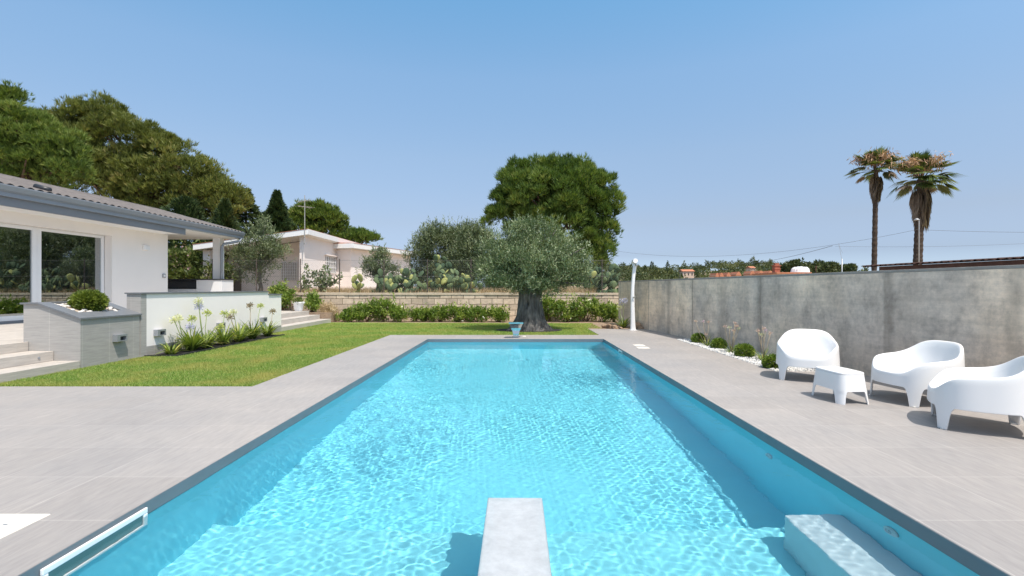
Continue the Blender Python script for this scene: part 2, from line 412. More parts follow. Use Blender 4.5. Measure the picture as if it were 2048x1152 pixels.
# ------------------------------------------------------------------ terrace, steps
tr = MB().slab([(-16, -6), (-9.09, -6), (-9.09, 9.295), (-9.165, 9.295), (-9.165, 10.79), (-8.42, 10.79), (-8.42, 17.24), (-9.09, 17.24), (-9.09, 21.95), (-16, 21.95)], -.05, .5)
tag(tr.build('terrace', M['tread']), kind='structure')
def flight(name, y0, y1, label, lights):
    t = thing(name, (-8.35, y0, 0), label, 'steps')
    MB().box(-9.085, -8.1, y0, y1, -.05, .15).build('tread', M['tread'], t, bevel=.006)
    MB().box(-9.085, -8.59, y0, y1, .151, .33).build('tread', M['tread'], t, bevel=.006)
    MB().box(-9.10, -9.06, y0, y1, .331, .504).build('tread', M['tread'], t, bevel=.006)
    for x, y, z in lights:
        o = MB().lathe([(.022, -.004), (.022, .006), (.012, .008)], k=12).build('step_light', M['steel_grey']); o.parent = t
        o.location = Vector((x, y, z)) - t.location; o.rotation_euler = (0, R(90), 0)
    return t
flight('garden_steps', 2.0, 9.29, 'pale stone steps at the left edge climbing beside the grey planter', [(-8.585, 9.0, .24), (-9.055, 8.6, .42)])
flight('garden_steps', 17.27, 21.9, 'pale stone steps beyond the white garden wall with the white pot on top', [])

# ------------------------------------------------------------------ planter, garden wall, wall lights
pl = thing('planter', (-8.9, 10.0, 0), 'grey tiled planter with sloping dark slate rim and a clipped bush inside', 'planter')
prof = [(-8.1, -.05), (-8.1, .925), (-8.87, 1.195), (-9.16, 1.195), (-9.16, -.05)]
b = MB(); b.prism(prof, 'y', 9.3, 9.46); b.prism(prof, 'y', 10.6, 10.76)
b.prism([(-8.1, -.05), (-8.1, .925), (-8.26, .981), (-8.26, -.05)], 'y', 9.46, 10.6); b.box(-9.16, -9.06, 9.46, 10.6, -.05, 1.195)
b.build('body', M['cladding'], pl)
def cap_line(x): return .925 + (1.195 - .925) * min(1, max(0, (-8.1 - x) / .77))
b = MB()
cp = [(-8.065, .913), (-8.065, .945), (-8.87, 1.228), (-9.2, 1.228), (-9.2, 1.197), (-8.87, 1.197)]
b.prism(cp, 'y', 9.265, 9.53); b.prism(cp, 'y', 10.54, 10.785)
rp_ = [(-8.065, .913), (-8.065, .945), (-8.33, 1.038), (-8.33, 1.006)]
b.prism(rp_, 'y', 9.53, 10.54); b.box(-9.2, -8.99, 9.53, 10.54, 1.197, 1.228)
b.build('rim', M['cap'], pl)
fill = MB(); fill.prism([(-8.27, .3), (-8.27, .985), (-8.87, 1.165), (-9.05, 1.165), (-9.05, .3)], 'y', 9.47, 10.59)
fill.build('soil', plain('sandy_soil', (.46, .38, .30), .95, .2, 8, .5, .02), pl)
b = MB()
for k in range(60):                                    # white pebbles on the soil
    x = random.uniform(-8.95, -8.31); y = random.uniform(9.54, 10.53); z = .985 + (1.165 - .985) * min(1, (-8.27 - x) / .6); r = random.uniform(.025, .05)
    b.lathe([(r * .5, -r * .4), (r, 0), (r * .85, r * .4), (r * .35, r * .6)], c=(x, y, z + r * .3), k=8)
tag(b.build('pebbles', M['pebble'], smooth=True), kind='stuff')
gw = thing('garden_wall', (-8.25, 14, 0), 'white plastered garden wall with thin slate cap facing the pool', 'wall')
b = MB(); b.box(-8.4, -8.1, 10.96, 16.35, .22, 1.37); b.box(-8.4, -8.1, 16.352, 17.25, .22, 1.265)
b.build('plaster_wall', M['plaster'], gw)
MB().box(-8.4, -8.096, 10.96, 17.254, -.05, .22).build('plinth', M['cladding'], gw)
MB().box(-8.4, -8.098, 10.79, 10.958, -.05, 1.37).build('end_pillar', M['cladding'], gw)
b = MB(); b.box(-8.43, -8.068, 10.76, 16.37, 1.372, 1.402); b.box(-8.43, -8.068, 16.372, 17.28, 1.267, 1.297)
b.build('cap', M['cap'], gw)
WL = None
for (px, py, lab) in ((235, 675, 'small grey box light fixed to the grey tiled planter'), (315, 664.5, 'largest looking box light on the white garden wall, nearest the planter'),
                      (438, 650, 'middle box light on the white garden wall, half behind flower stalks'), (524, 638.5, 'farthest box light on the white garden wall, near the far steps')):
    d_ = 8.1 / ((1032 - px) / 1000); p = P(px, py, d_)
    t = thing('wall_light', (-8.1, p.y, p.z), lab, 'wall light', 'box lights on the garden walls')
    b = MB(); x0, x1 = -8.099, -7.995; y0, y1, z0, z1 = p.y - .13, p.y + .13, p.z - .07, p.z + .07
    b.box(x0, x1, y0, y1, z1 - .018, z1); b.box(x0, x1, y0, y1, z0, z0 + .018)
    b.box(x0, x1, y0, y0 + .03, z0 + .018, z1 - .018); b.box(x0, x1, y1 - .03, y1, z0 + .018, z1 - .018)
    b.box(x0, x0 + .01, y0 + .03, y1 - .03, z0 + .018, z1 - .018)
    b.box(x1 - .008, x1 - .001, y0 + .03, y0 + .075, z0 + .018, z1 - .018); b.box(x1 - .008, x1 - .001, y0 + .075, y1 - .03, z1 - .04, z1 - .018)
    b.build('housing', M['steel_grey'], t)
    MB().box(x0 + .012, x0 + .04, y0 + .035, y1 - .035, z0 + .02, z1 - .02).build('recess', M['dark'], t)

# ------------------------------------------------------------------ the villa on the left
hs = thing('house', (-14, 14, .5), 'white villa on the left with grey gutter, brown tiles and wide windows', 'house')
b = MB()
b.box(-14.25, -14, 17.32, 20.1, .505, 3.64); b.box(-14.25, -14, 6, 17.318, 3.31, 3.64); b.box(-14.25, -14, 6, 11.6, .505, 3.308)
b.box(-22, -14.252, 19.85, 20.1, .505, 3.64); b.box(-22, -14.252, 6, 6.25, .505, 3.64)
b.box(-22.25, -22.002, 6, 20.1, .505, 3.64)
b.build('wall', M['facade'], hs)
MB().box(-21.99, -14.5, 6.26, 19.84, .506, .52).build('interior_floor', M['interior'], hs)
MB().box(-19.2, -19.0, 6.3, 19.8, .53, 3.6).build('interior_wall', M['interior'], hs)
b = MB(); b.box(-14.02, -13.11, 6, 19.74, 3.625, 3.66); b.box(-18.5, -13.06, 19.76, 23.7, 3.80, 3.84)
b.build('soffit', M['white_paint'], hs)
b = MB(); b.box(-13.11, -13.05, 6, 19.75, 3.60, 3.835); b.build('fascia_beam', M['beam'], hs)
b = MB(); b.prism([(-13.1, 3.837), (-12.97, 3.837), (-12.97, 3.95), (-12.93, 3.955), (-12.93, 3.975), (-12.90, 3.98), (-12.86, 4.09), (-12.86, 4.12), (-12.89, 4.12), (-12.89, 4.10), (-13.0, 3.99), (-13.1, 3.99)][::-1], 'y', 6, 23.76)
b.build('gutter', M['gutter'], hs)
b = MB()
for x0, x1, y0, y1, z0, z1 in ((-14.33, -14.25, 14.92, 15.02, .57, 3.305), (-14.33, -14.25, 17.2, 17.312, .57, 3.305), (-14.33, -14.25, 15.02, 17.2, 3.215, 3.305), (-14.33, -14.25, 15.02, 17.2, .57, .70)):
    b.box(x0, x1, y0, y1, z0, z1)
fr = b.build('window', M['white_pvc'], hs, bevel=.01)
o = MB().box(-14.30, -14.288, 15.02, 17.2, .70, 3.215).build('pane', M['glass'], fr); o.location = Vector((-14.29, 16, 0)) - Vector((-14.29, 16, 0))
def reparent(o, parent):
    """child of a part: coordinates relative to the part's thing"""
    o.parent = parent
    for v in o.data.vertices: v.co -= parent.parent.location
reparent(o, fr)
b = MB()
for x0, x1, y0, y1, z0, z1 in ((-14.33, -14.25, 14.74, 14.88, .57, 3.305), (-14.33, -14.25, 11.7, 11.82, .57, 3.305), (-14.33, -14.25, 11.82, 14.74, 3.205, 3.305), (-14.33, -14.25, 11.82, 14.74, .57, .71)):
    b.box(x0, x1, y0, y1, z0, z1)
dr = b.build('sliding_door', M['white_pvc'], hs, bevel=.01)
reparent(MB().box(-14.30, -14.288, 11.82, 14.74, .71, 3.205).build('pane', M['glass']), dr)
reparent(MB().box(-14.36, -14.22, 11.7, 14.88, .505, .568).build('sill_track', M['beam']), dr)
MB().box(-14.33, -14.25, 14.88, 14.92, .57, 3.305).build('mullion', M['white_pvc'], hs)
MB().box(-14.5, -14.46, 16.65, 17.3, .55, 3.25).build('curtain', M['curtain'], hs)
# roof: ribbed tiles, ridge, verge
nyr = 720; ysr = np.linspace(6, 23.74, nyr); rows = np.linspace(0, 1, 22)
V = []; 
for u in rows:
    x = -12.96 + u * (-17 + 12.96); z = 4.12 + u * (5.2 - 4.12) + .02 * ((u * 21) % 1)
    V.append(np.stack([np.full(nyr, x), ysr, z + .06 * np.abs(np.sin(ysr * math.pi / .27))], -1))
V = np.concatenate(V); I = np.arange(len(V)).reshape(len(rows), nyr)
F = np.stack([I[:-1, :-1], I[:-1, 1:], I[1:, 1:], I[1:, :-1]], -1).reshape(-1, 4)
np_mesh('roof_tiles', V, F, 4, M['brown_tile'], hs)
b = MB(); b.prism([(-13.0, 3.99), (-13.0, 4.10), (-17, 5.18), (-23, 3.6), (-23, 3.5), (-17, 5.02)], 'y', 6, 23.72); b.build('roof_slab', M['white_paint'], hs)
b = MB(); b.tube([(-17, 6, 5.19), (-17, 23.76, 5.19)], .09, 8); b.build('ridge_cap', M['brown_tile'], hs, smooth=True)
b = MB(); b.prism([(-12.95, 3.86), (-12.95, 4.17), (-17, 5.27), (-17, 4.96)], 'y', 23.722, 23.765); b.build('verge_board', M['gutter'], hs)
b = MB(); d_ = 13.35 / .942; b.tube([(-13.2, d_ - .02, 4.27), (-13.6, d_ - .02, 4.38)], .075, 12); b.build('vent_tile', M['dark'], hs, smooth=True)
MB().box(-13.95, -13.62, 23.0, 23.33, 1.90, 3.80).build('column', M['white_paint'], hs)
b = MB(); b.tube([(-12.97, 23.6, 3.84), (-12.98, 23.52, 3.72), (-13.2, 23.2, 3.60), (-13.42, 22.95, 3.52), (-13.48, 22.9, 3.40), (-13.48, 22.9, .5)], .06, 10); b.build('downpipe', M['gutter'], hs, smooth=True)
p = P(290, 495, 14 / .742); b = MB(); b.box(-14.0, -13.9, p.y - .14, p.y + .14, p.z - .09, p.z + .09); b.build('wall_lamp', M['white_pvc'], hs, bevel=.02)
p = P(327, 551, 14 / .705); b = MB(); b.box(-14.0, -13.96, p.y - .085, p.y + .085, p.z - .08, p.z + .08); so = b.build('intercom', M['steel_grey'], hs, bevel=.01)
reparent(MB().box(-13.961, -13.952, p.y - .05, p.y + .05, p.z - .04, p.z + .04).build('screen', M['white_pvc']), so)

ok_ = thing('outdoor_kitchen', (-14.4, 22.5, .5), 'white built-in outdoor kitchen counter with black top under the porch roof', 'kitchen counter')
b = MB(); b.box(-17.5, -14.35, 22.5, 23.2, .505, 1.0); b.box(-17.5, -14.35, 22.5, 23.2, 1.28, 1.45); b.box(-17.5, -14.35, 22.9, 23.2, 1.0, 1.28); b.box(-17.5, -14.35, 22.9, 23.2, 1.45, 1.86)
b.box(-17.5, -16.6, 22.5, 22.898, 1.0, 1.28); b.box(-17.5, -16.6, 22.5, 22.898, 1.45, 1.86)
b.box(-14.349, -13.2, 22.45, 23.35, .505, 1.86); b.build('counter', M['white_paint'], ok_)
b = MB(); b.box(-17.6, -13.17, 22.42, 23.38, 1.862, 1.91); b.build('worktop', M['dark'], ok_)
b = MB(); b.box(-16.6, -14.36, 22.56, 22.6, 1.02, 1.27); b.box(-16.6, -14.36, 22.56, 22.6, 1.47, 1.85); b.build('drawer_front', M['dark'], ok_)

# ------------------------------------------------------------------ stone wall, concrete wall, fence
def block_mat():
    m, n, l, bs = node_mat('sandstone_blocks')
    g = n.new('ShaderNodeNewGeometry'); s = n.new('ShaderNodeSeparateXYZ'); l.new(g.outputs['Position'], s.inputs[0])
    cb = n.new('ShaderNodeCombineXYZ'); l.new(s.outputs['X'], cb.inputs['X']); l.new(s.outputs['Z'], cb.inputs['Y'])
    wob = n.new('ShaderNodeTexNoise'); wob.inputs['Scale'].default_value = 1.5; l.new(g.outputs['Position'], wob.inputs['Vector'])
    va = n.new('ShaderNodeVectorMath'); va.operation = 'SCALE'; va.inputs['Scale'].default_value = .09; l.new(wob.outputs['Color'], va.inputs[0])
    vb = n.new('ShaderNodeVectorMath'); l.new(cb.outputs[0], vb.inputs[0]); l.new(va.outputs[0], vb.inputs[1])
    br = n.new('ShaderNodeTexBrick'); br.offset = .5; br.inputs['Scale'].default_value = 1; br.inputs['Brick Width'].default_value = .53
    br.inputs['Row Height'].default_value = .265; br.inputs['Mortar Size'].default_value = .017; br.inputs['Mortar Smooth'].default_value = .4; br.inputs['Bias'].default_value = -.1
    br.inputs['Color1'].default_value = (.72, .585, .455, 1); br.inputs['Color2'].default_value = (.50, .40, .305, 1); br.inputs['Mortar'].default_value = (.20, .155, .115, 1)
    l.new(vb.outputs[0], br.inputs['Vector'])
    f = noise(n, l, pos_vec(n, l), 5, 6, .7); f2 = noise(n, l, pos_vec(n, l), 1.1, 5, .7)
    c = mixc(n, l, br.outputs['Color'], ramp(n, l, f, [(.3, (.72, .72, .72)), (.7, (1.15, 1.14, 1.12))]), 1.0, 'MULTIPLY')
    c = mixc(n, l, c, (.30, .26, .215), ramp(n, l, f2, [(.55, (0, 0, 0)), (.72, (.75, .75, .75))]))
    l.new(c, bs.inputs['Base Color']); bs.inputs['Roughness'].default_value = .95; bs.inputs['Specular IOR Level'].default_value = .1
    bump(n, l, bs, f, .7, .03); return m
sw = thing('stone_wall', (-4, 23.1, 0), 'low weathered sandstone block wall closing the garden behind the hedge', 'wall')
bm_ = block_mat(); MB().box(-16, 4.80, 23.0, 23.25, -.06, 1.18).build('block_courses', bm_, sw)
b = MB(); x = -16.0
while x < 4.7:
    w = random.uniform(.85, 1.15); x1 = min(x + w, 4.80); dz = random.uniform(-.012, .012); dy = random.uniform(-.012, .012)
    b.box(x, x1 - .008, 22.97 + dy, 23.28 + dy, 1.182, 1.285 + dz); x = x1
b.build('coping', plain('sandstone_coping', (.56, .46, .35), .95, .18, 4, .5, .02), sw)

def concrete_mat():
    m, n, l, bs = node_mat('raw_concrete')
    cd = n.new('ShaderNodeTexCoord')                    # object space: x runs along the wall, z is up
    def V_(sx, sy, sz):
        mp = n.new('ShaderNodeMapping'); mp.inputs['Scale'].default_value = (sx, sy, sz); l.new(cd.outputs['Object'], mp.inputs['Vector']); return mp.outputs[0]
    f1 = noise(n, l, V_(1, 1, 1), 1.3, 7, .65); f2 = noise(n, l, V_(1.6, 1, .30), 1.5, 7, .7); f3 = noise(n, l, V_(1, 1, 1), 14, 5, .7); f4 = noise(n, l, V_(1, 1, 1), .55, 3, .5)
    c = ramp(n, l, f1, [(.25, (.50, .42, .34)), (.5, (.69, .59, .485)), (.75, (.80, .69, .575))])
    c = mixc(n, l, c, ramp(n, l, f2, [(.25, (.76, .76, .76)), (.45, (1.04, 1.04, 1.04)), (.75, (1.22, 1.20, 1.18))]), 1.0, 'MULTIPLY')
    c = mixc(n, l, c, ramp(n, l, f4, [(.4, (.86, .86, .88)), (.65, (1.28, 1.21, 1.13))]), 1.0, 'MULTIPLY')
    c = mixc(n, l, c, ramp(n, l, f3, [(.3, (.86, .86, .86)), (.7, (1.1, 1.1, 1.1))]), 1.0, 'MULTIPLY')
    f5 = noise(n, l, V_(1, 1, .8), 3.4, 8, .72); f6 = noise(n, l, V_(.5, 1, 5), 1.7, 5, .7)
    c = mixc(n, l, c, ramp(n, l, f5, [(.34, (.75, .75, .76)), (.5, (1.03, 1.03, 1.03)), (.7, (1.14, 1.13, 1.11))]), 1.0, 'MULTIPLY')
    c = mixc(n, l, c, ramp(n, l, f6, [(.3, (.84, .84, .84)), (.6, (1.04, 1.04, 1.04))]), 1.0, 'MULTIPLY')
    s = n.new('ShaderNodeSeparateXYZ'); l.new(cd.outputs['Object'], s.inputs[0])
    wv = n.new('ShaderNodeMath'); wv.operation = 'MULTIPLY_ADD'; wv.inputs[1].default_value = .10; l.new(noise(n, l, V_(1, 1, 1), 2.5, 4), wv.inputs[0]); l.new(s.outputs['X'], wv.inputs[2])
    for x0, wd, k in JOINTS:                            # damp streaks and formwork joints
        sub = n.new('ShaderNodeMath'); sub.operation = 'SUBTRACT'; l.new(wv.outputs[0], sub.inputs[0]); sub.inputs[1].default_value = x0 + .05
        ab = n.new('ShaderNodeMath'); ab.operation = 'ABSOLUTE'; l.new(sub.outputs[0], ab.inputs[0])
        mr = n.new('ShaderNodeMapRange'); mr.interpolation_type = 'SMOOTHSTEP'; mr.inputs['From Min'].default_value = 0; mr.inputs['From Max'].default_value = wd
        mr.inputs['To Min'].default_value = k; mr.inputs['To Max'].default_value = 1; l.new(ab.outputs[0], mr.inputs['Value'])
        c = mixc(n, l, c, mr.outputs[0], 1.0, 'MULTIPLY')
    vo = n.new('ShaderNodeTexVoronoi'); vo.inputs['Scale'].default_value = 2.3; l.new(V_(1, 1, 1), vo.inputs['Vector'])
    c = mixc(n, l, c, ramp(n, l, vo.outputs['Distance'], [(.022, (.35, .35, .35)), (.035, (1, 1, 1))]), 1.0, 'MULTIPLY')
    l.new(c, bs.inputs['Base Color']); bs.inputs['Roughness'].default_value = .85; bs.inputs['Specular IOR Level'].default_value = .25
    bump(n, l, bs, f3, .35, .006); return m
WA = Vector((4.345, 21.2, 0)); WB = Vector((7.5, -3.1, 0))       # foot of the concrete wall, far to near
WX = (WB - WA).normalized(); WLEN = (WB - WA).length
def along(px):                                                    # distance along the wall seen at an image column
    k = (px - 1032) / 1000; return (k * WA.y - WA.x) / (WX.x - k * WX.y)
JOINTS = [(along(1297), .05, .62), (along(1337), .22, .72), (along(1385), .05, .55), (along(1386), .35, .85), (along(1445), .3, .82), (along(1520), .22, .70), (along(1521), .05, .8), (along(1778), .14, .66), (along(1770), .05, .85), (along(2030), .2, .72)]
cw = thing('concrete_wall', WA, 'tall bare concrete wall with dark damp streaks along the right of the pool', 'wall')
cw.rotation_euler.z = math.atan2(WX.y, WX.x)
def cbox(y0, y1, z0, z1):
    return MB().box(0, WLEN, y0, y1, z0, z1)
def local(mb, name, mat, parent, **k):
    o = mb.build(name, mat, **k); o.parent = parent; return o
cm = concrete_mat()
local(cbox(0, .22, -.06, 1.745), 'wall_face', cm, cw); local(cbox(-.004, .224, 1.747, 1.79), 'top_edge', plain('concrete_top', (.30, .285, .26), .9, .15, 6, .4, .01), cw, bevel=.006)

fz = 1.2
fe = thing('chain_link_fence', (-4, 23.5, fz), 'chain-link wire fence on thin rusty posts behind the stone wall', 'fence')
M['wire'] = plain('fence_wire', (.20, .20, .19), .5, .1, 9, metal=.6)
M['rusty_post'] = plain('rusty_post', (.075, .055, .045), .7, .2, 9)
fx = [(px - 1032) / 1000 * 23.5 for px in (425, 513, 601, 679, 768, 855, 942, 1030, 1117, 1204)]
for x in fx:
    MB().tube([(x, 23.5, fz - .1), (x, 23.5, 2.87)], .024, 8).build('post', M['rusty_post'], fe)
b = MB(); x0, x1, z0, z1 = fx[0], 4.3, fz, 2.80; st = .11; hh = z1 - z0; th = .0022
n_ = int((x1 - x0 + hh) / st)
for i in range(n_):
    for sgn in (1, -1):
        xa = x0 - hh + i * st if sgn > 0 else x0 + i * st; xb = xa + sgn * hh; a_, c_ = (xa, z0), (xb, z1)
        if max(xa, xb) < x0 or min(xa, xb) > x1: continue
        b.add([(a_[0] - th, 23.47, a_[1]), (a_[0] + th, 23.47, a_[1]), (c_[0] + th, 23.47, c_[1]), (c_[0] - th, 23.47, c_[1])], [(0, 1, 2, 3)])
for z in (fz + .05, 2.05, 2.80): b.tube([(x0, 23.47, z), (x1, 23.47, z)], .004, 4)
b.build('wire_mesh', M['wire'], fe)

# ------------------------------------------------------------------ pink house behind
ph = thing('house', (-13.5, 31, 1.2), 'pale pink bungalow with thick white eaves behind the chain-link fence', 'house')
def slope(x): return 4.76 - .86 * max(0, -11.45 - x) / 6.35
b = MB(); b.prism([(-12.1, 1.0), (-12.1, 4.36), (-11.85, 4.44), (-11.85, 1.0)], 'y', 27.95, 36.3)
b.prism([(-17.4, 1.0), (-17.4, 3.62), (-12.102, 4.33), (-12.102, 1.0)], 'y', 29.6, 36.3)
b.box(-17.5, -17.1, 27.95, 28.35, 1.0, 3.62)
b.build('wall', M['pink'], ph)
b = MB(); b.prism([(-11.45, 4.46), (-11.45, 4.75), (-17.8, 3.89), (-17.8, 3.60)], 'y', 27.55, 36.8); b.build('eaves', M['white_paint'], ph)
b = MB(); b.prism([(-11.47, 4.752), (-11.47, 4.77), (-17.84, 3.91), (-17.84, 3.892)], 'y', 27.53, 36.82); b.build('roof', M['terracotta'], ph)
b = MB()
for y in np.linspace(31.1, 33.6, 9): b.box(-11.80, -11.78, y - .02, y + .02, 2.45, 3.5)
for z in (2.47, 2.8, 3.15, 3.48): b.box(-11.825, -11.80, 31.05, 33.65, z - .02, z + .02)
wi = b.build('window', M['white_paint'], ph)
reparent(MB().box(-11.86, -11.84, 31.1, 33.6, 2.45, 3.5).build('pane', plain('dull_shutter', (.42, .41, .40), .5)), wi)
reparent(MB().box(-11.87, -11.70, 30.95, 33.75, 3.53, 3.60).build('lintel', M['pink']), wi)
b = MB()
for x in np.linspace(-13.85, -12.95, 8): b.box(x - .015, x + .015, 29.5, 29.53, 1.95, 3.0)
for z in np.linspace(1.97, 2.98, 7): b.box(-13.87, -12.93, 29.53, 29.55, z - .012, z + .012)
wi = b.build('window', M['white_paint'], ph)
reparent(MB().box(-13.85, -12.95, 29.57, 29.598, 1.95, 3.0).build('pane', plain('pale_shutter', (.55, .50, .48), .6)), wi)
MB().box(-16.9, -16.25, 29.55, 29.597, 1.2, 2.55).build('doorway', plain('dark_doorway', (.12, .09, .07), .7), ph)
MB().box(-17.2, -15.8, 28.5, 29.5, 1.1, 1.32).build('porch_step', plain('terracotta_step', (.42, .2, .13), .8), ph)
b = MB(); b.tube([(-11.62, 27.5, 3.9), (-11.62, 27.5, 6.6)], .022, 6); b.tube([(-12.0, 27.5, 6.25), (-11.3, 27.5, 6.35)], .012, 5); b.tube([(-11.85, 27.2, 5.95), (-11.4, 27.9, 6.0)], .012, 5)
for k in range(6):
    x = -12.0 + .14 * k; b.tube([(x, 27.2, 6.25 + .014 * k), (x, 27.8, 6.25 + .014 * k)], .006, 4)
for k in range(5):
    f_ = k / 4; x, y = -11.85 + .45 * f_, 27.2 + .7 * f_; b.tube([(x - .22, y + .12, 5.97), (x + .22, y - .12, 5.97)], .006, 4)
b.tube([(-11.62, 27.5, 4.0), (-11.85, 27.95, 3.95)], .015, 5); b.tube([(-11.62, 27.5, 4.3), (-11.85, 27.95, 4.3)], .015, 5)
b.build('antenna', plain('antenna_metal', (.45, .43, .40), .5, metal=.4), ph)
# lower wing, turned a little
b = MB(); wq = [(-10.75, 32.6), (-8.45, 40.2), (-14, 42), (-16.3, 34.3)]
b.slab(wq, 1.0, [4.05, 4.05, 4.05, 4.05]); b.build('wing_wall', M['pink'], ph)
wq2 = [(-10.4, 32.0), (-7.75, 40.6), (-14.3, 42.6), (-16.9, 34.0)]
b = MB(); b.slab(wq2, 4.07, 4.37); b.build('wing_eaves', M['white_paint'], ph)
b = MB(); b.slab([(x + .02, y) for x, y in wq2], 4.372, [4.39, 4.39, 4.7, 4.7]); b.build('wing_roof', M['terracotta'], ph)
p = P(714, 508, 33.6); MB().lathe([(.01, -.06), (.07, -.05), (.08, .02), (.03, .07)], c=p, k=10).build('wall_lamp', M['dark'], ph)

# ------------------------------------------------------------------ things beyond the concrete wall
M['rust'] = plain('rusty_sheet', (.085, .04, .028), .8, .35, 5, .3, .01)
rs = thing('shed', (12, 9, 0), 'rusty brown corrugated shed roof showing above the concrete wall', 'shed')
E0 = Vector((9.45, 13.7, 2.1)); E1 = Vector((11.2, -1, 2.1)); ev = (E1 - E0); out = Vector((-ev.y, ev.x, 0)).normalized()
if out.x < 0: out = -out
nn = 260; V = []
for q in (0, 1):
    for s_ in range(2):
        for i in range(nn):
            f_ = i / (nn - 1); p = E0 + ev * f_ + out * (5 * q) + Vector((0, 0, .25 * q + .022 * math.sin(f_ * ev.length * 2 * math.pi / .15) - .012 * s_)); V.append(p[:])
F = []
for q, s_, r_, w_ in ((0, 0, 1, 0), (0, 1, 0, 0), (1, 1, 0, 1), (0, 1, 1, 1)):
    a_, c_ = (q * 2 + s_) * nn, (r_ * 2 + w_) * nn
    for i in range(nn - 1): F.append((a_ + i, a_ + i + 1, c_ + i + 1, c_ + i))
np_mesh('roof', V, F, 4, M['rust'], rs)
b = MB(); A_ = E0 + ev * .035 + out * .15; B_ = E1 + out * .15; q_ = out * .08
b.slab([tuple((A_ - q_)[:2]), tuple((B_ - q_)[:2]), tuple((B_ + q_)[:2]), tuple((A_ + q_)[:2])][::-1], 1.88, 2.06); b.build('eaves_beam', M['rust'], rs)
for f_ in (.06, .5, .95):
    p = E0 + ev * f_ + out * .35; MB().box(p.x - .05, p.x + .05, p.y - .05, p.y + .05, -.06, 2.05).build('post', M['rust'], rs)
    p = E0 + ev * f_ + out * 4.7; MB().box(p.x - .05, p.x + .05, p.y - .05, p.y + .05, -.06, 2.28).build('post', M['rust'], rs)
p = E0 + out * 4.85; q = E1 + out * 4.85; q_ = out * .05
b = MB().slab([tuple((p - q_)[:2]), tuple((q - q_)[:2]), tuple((q + q_)[:2]), tuple((p + q_)[:2])][::-1], -.06, 2.25); b.build('back_wall', M['rust'], rs)

M['buff'] = plain('buff_plaster', (.55, .42, .30), .9, .1, 1)
hx = [(1434, 10, 545.5), (1443, 11.5, 545), (1457, 12, 544.5), (1477, 15, 543), (1505, 15, 541.5), (1522, 16, 541), (1541, 16, 541)]
words = ['first from the left', 'second from the left', 'third from the left', 'middle', 'third from the right', 'second from the right', 'rightmost and buff sided']
for (px, w, top), wd in zip(hx, words):
    d_ = 170; p = P(px, top, d_); hw = .72 * w * d_ / 2000; g_ = float(field_z(np.array(p.x), np.array(p.y)))
    t = thing('row_house', (p.x, p.y, g_), 'tiny orange gabled roof far beyond the concrete wall, ' + wd + ' of seven', 'house', 'row of orange roofed houses far off')
    b = MB(); b.box(p.x - hw * .9, p.x + hw * .9, p.y, p.y + 5, g_ - 1, p.z - .75); b.build('wall', M['buff'], t)
    b = MB(); b.prism([(p.x - hw, p.z - 1.1), (p.x - hw * .35, p.z), (p.x + hw * .2, p.z), (p.x + hw, p.z - 1.2), (p.x + hw, p.z - 1.35), (p.x - hw, p.z - 1.25)][::-1], 'y', p.y - .3, p.y + 5.3); b.build('roof', M['terracotta'], t)
# flat house with chimney and white tank
d_ = 60; p = P(1575, 545, d_)
fh = thing('house', (p.x, d_ + 3, 0), 'flat terracotta roof with brick chimney barely visible over the concrete wall', 'house')
z_ = 1.5 + .0305 * d_; b = MB(); b.box(p.x - 1.2, p.x + 2.6, d_, d_ + 6, -.06, z_ - .12); b.build('wall', M['buff'], fh)
b = MB(); b.box(p.x - 1.4, p.x + 2.8, d_ - .2, d_ + 6.2, z_ - .118, z_ + .06); b.build('roof', M['terracotta'], fh)
c = P(1555, 540, d_ + 1); b = MB(); b.box(c.x - .32, c.x + .32, c.y, c.y + .6, z_ + .062, z_ + .85); b.box(c.x - .38, c.x + .38, c.y - .05, c.y + .65, z_ + .45, z_ + .55); b.box(c.x - .42, c.x + .42, c.y - .08, c.y + .68, z_ + .852, z_ + .95); b.box(c.x - .25, c.x + .25, c.y + .05, c.y + .5, z_ + .952, z_ + 1.2); b.build('chimney', plain('brick', (.36, .12, .075), .9, .2, 3), fh)
tp = P(1600, 540, d_ + 2.5)
tk = thing('water_tank', (tp.x, tp.y, z_ + .06), 'white dome shaped water tank on the flat roof beyond the concrete wall', 'tank')
b = MB(); b.lathe([(1.08, .0), (1.08, .12), (1.02, .2), (.98, .45), (.86, .62), (.70, .70), (.35, .74), (.30, .78), (.02, .79)], c=(tp.x, tp.y, z_ + .062), k=28); sm(b.build('tank_body', M['white_paint'], tk))
b = MB()
for k in range(9):
    g_ = math.pi * (1.05 + .1 * k); b.tube([(tp.x + 1.03 * math.cos(g_), tp.y + 1.03 * math.sin(g_), z_ + .2), (tp.x + 1.0 * math.cos(g_), tp.y + 1.0 * math.sin(g_), z_ + .5), (tp.x + .72 * math.cos(g_), tp.y + .72 * math.sin(g_), z_ + .78)], .035, 6)
b.build('rib', M['white_paint'], tk)
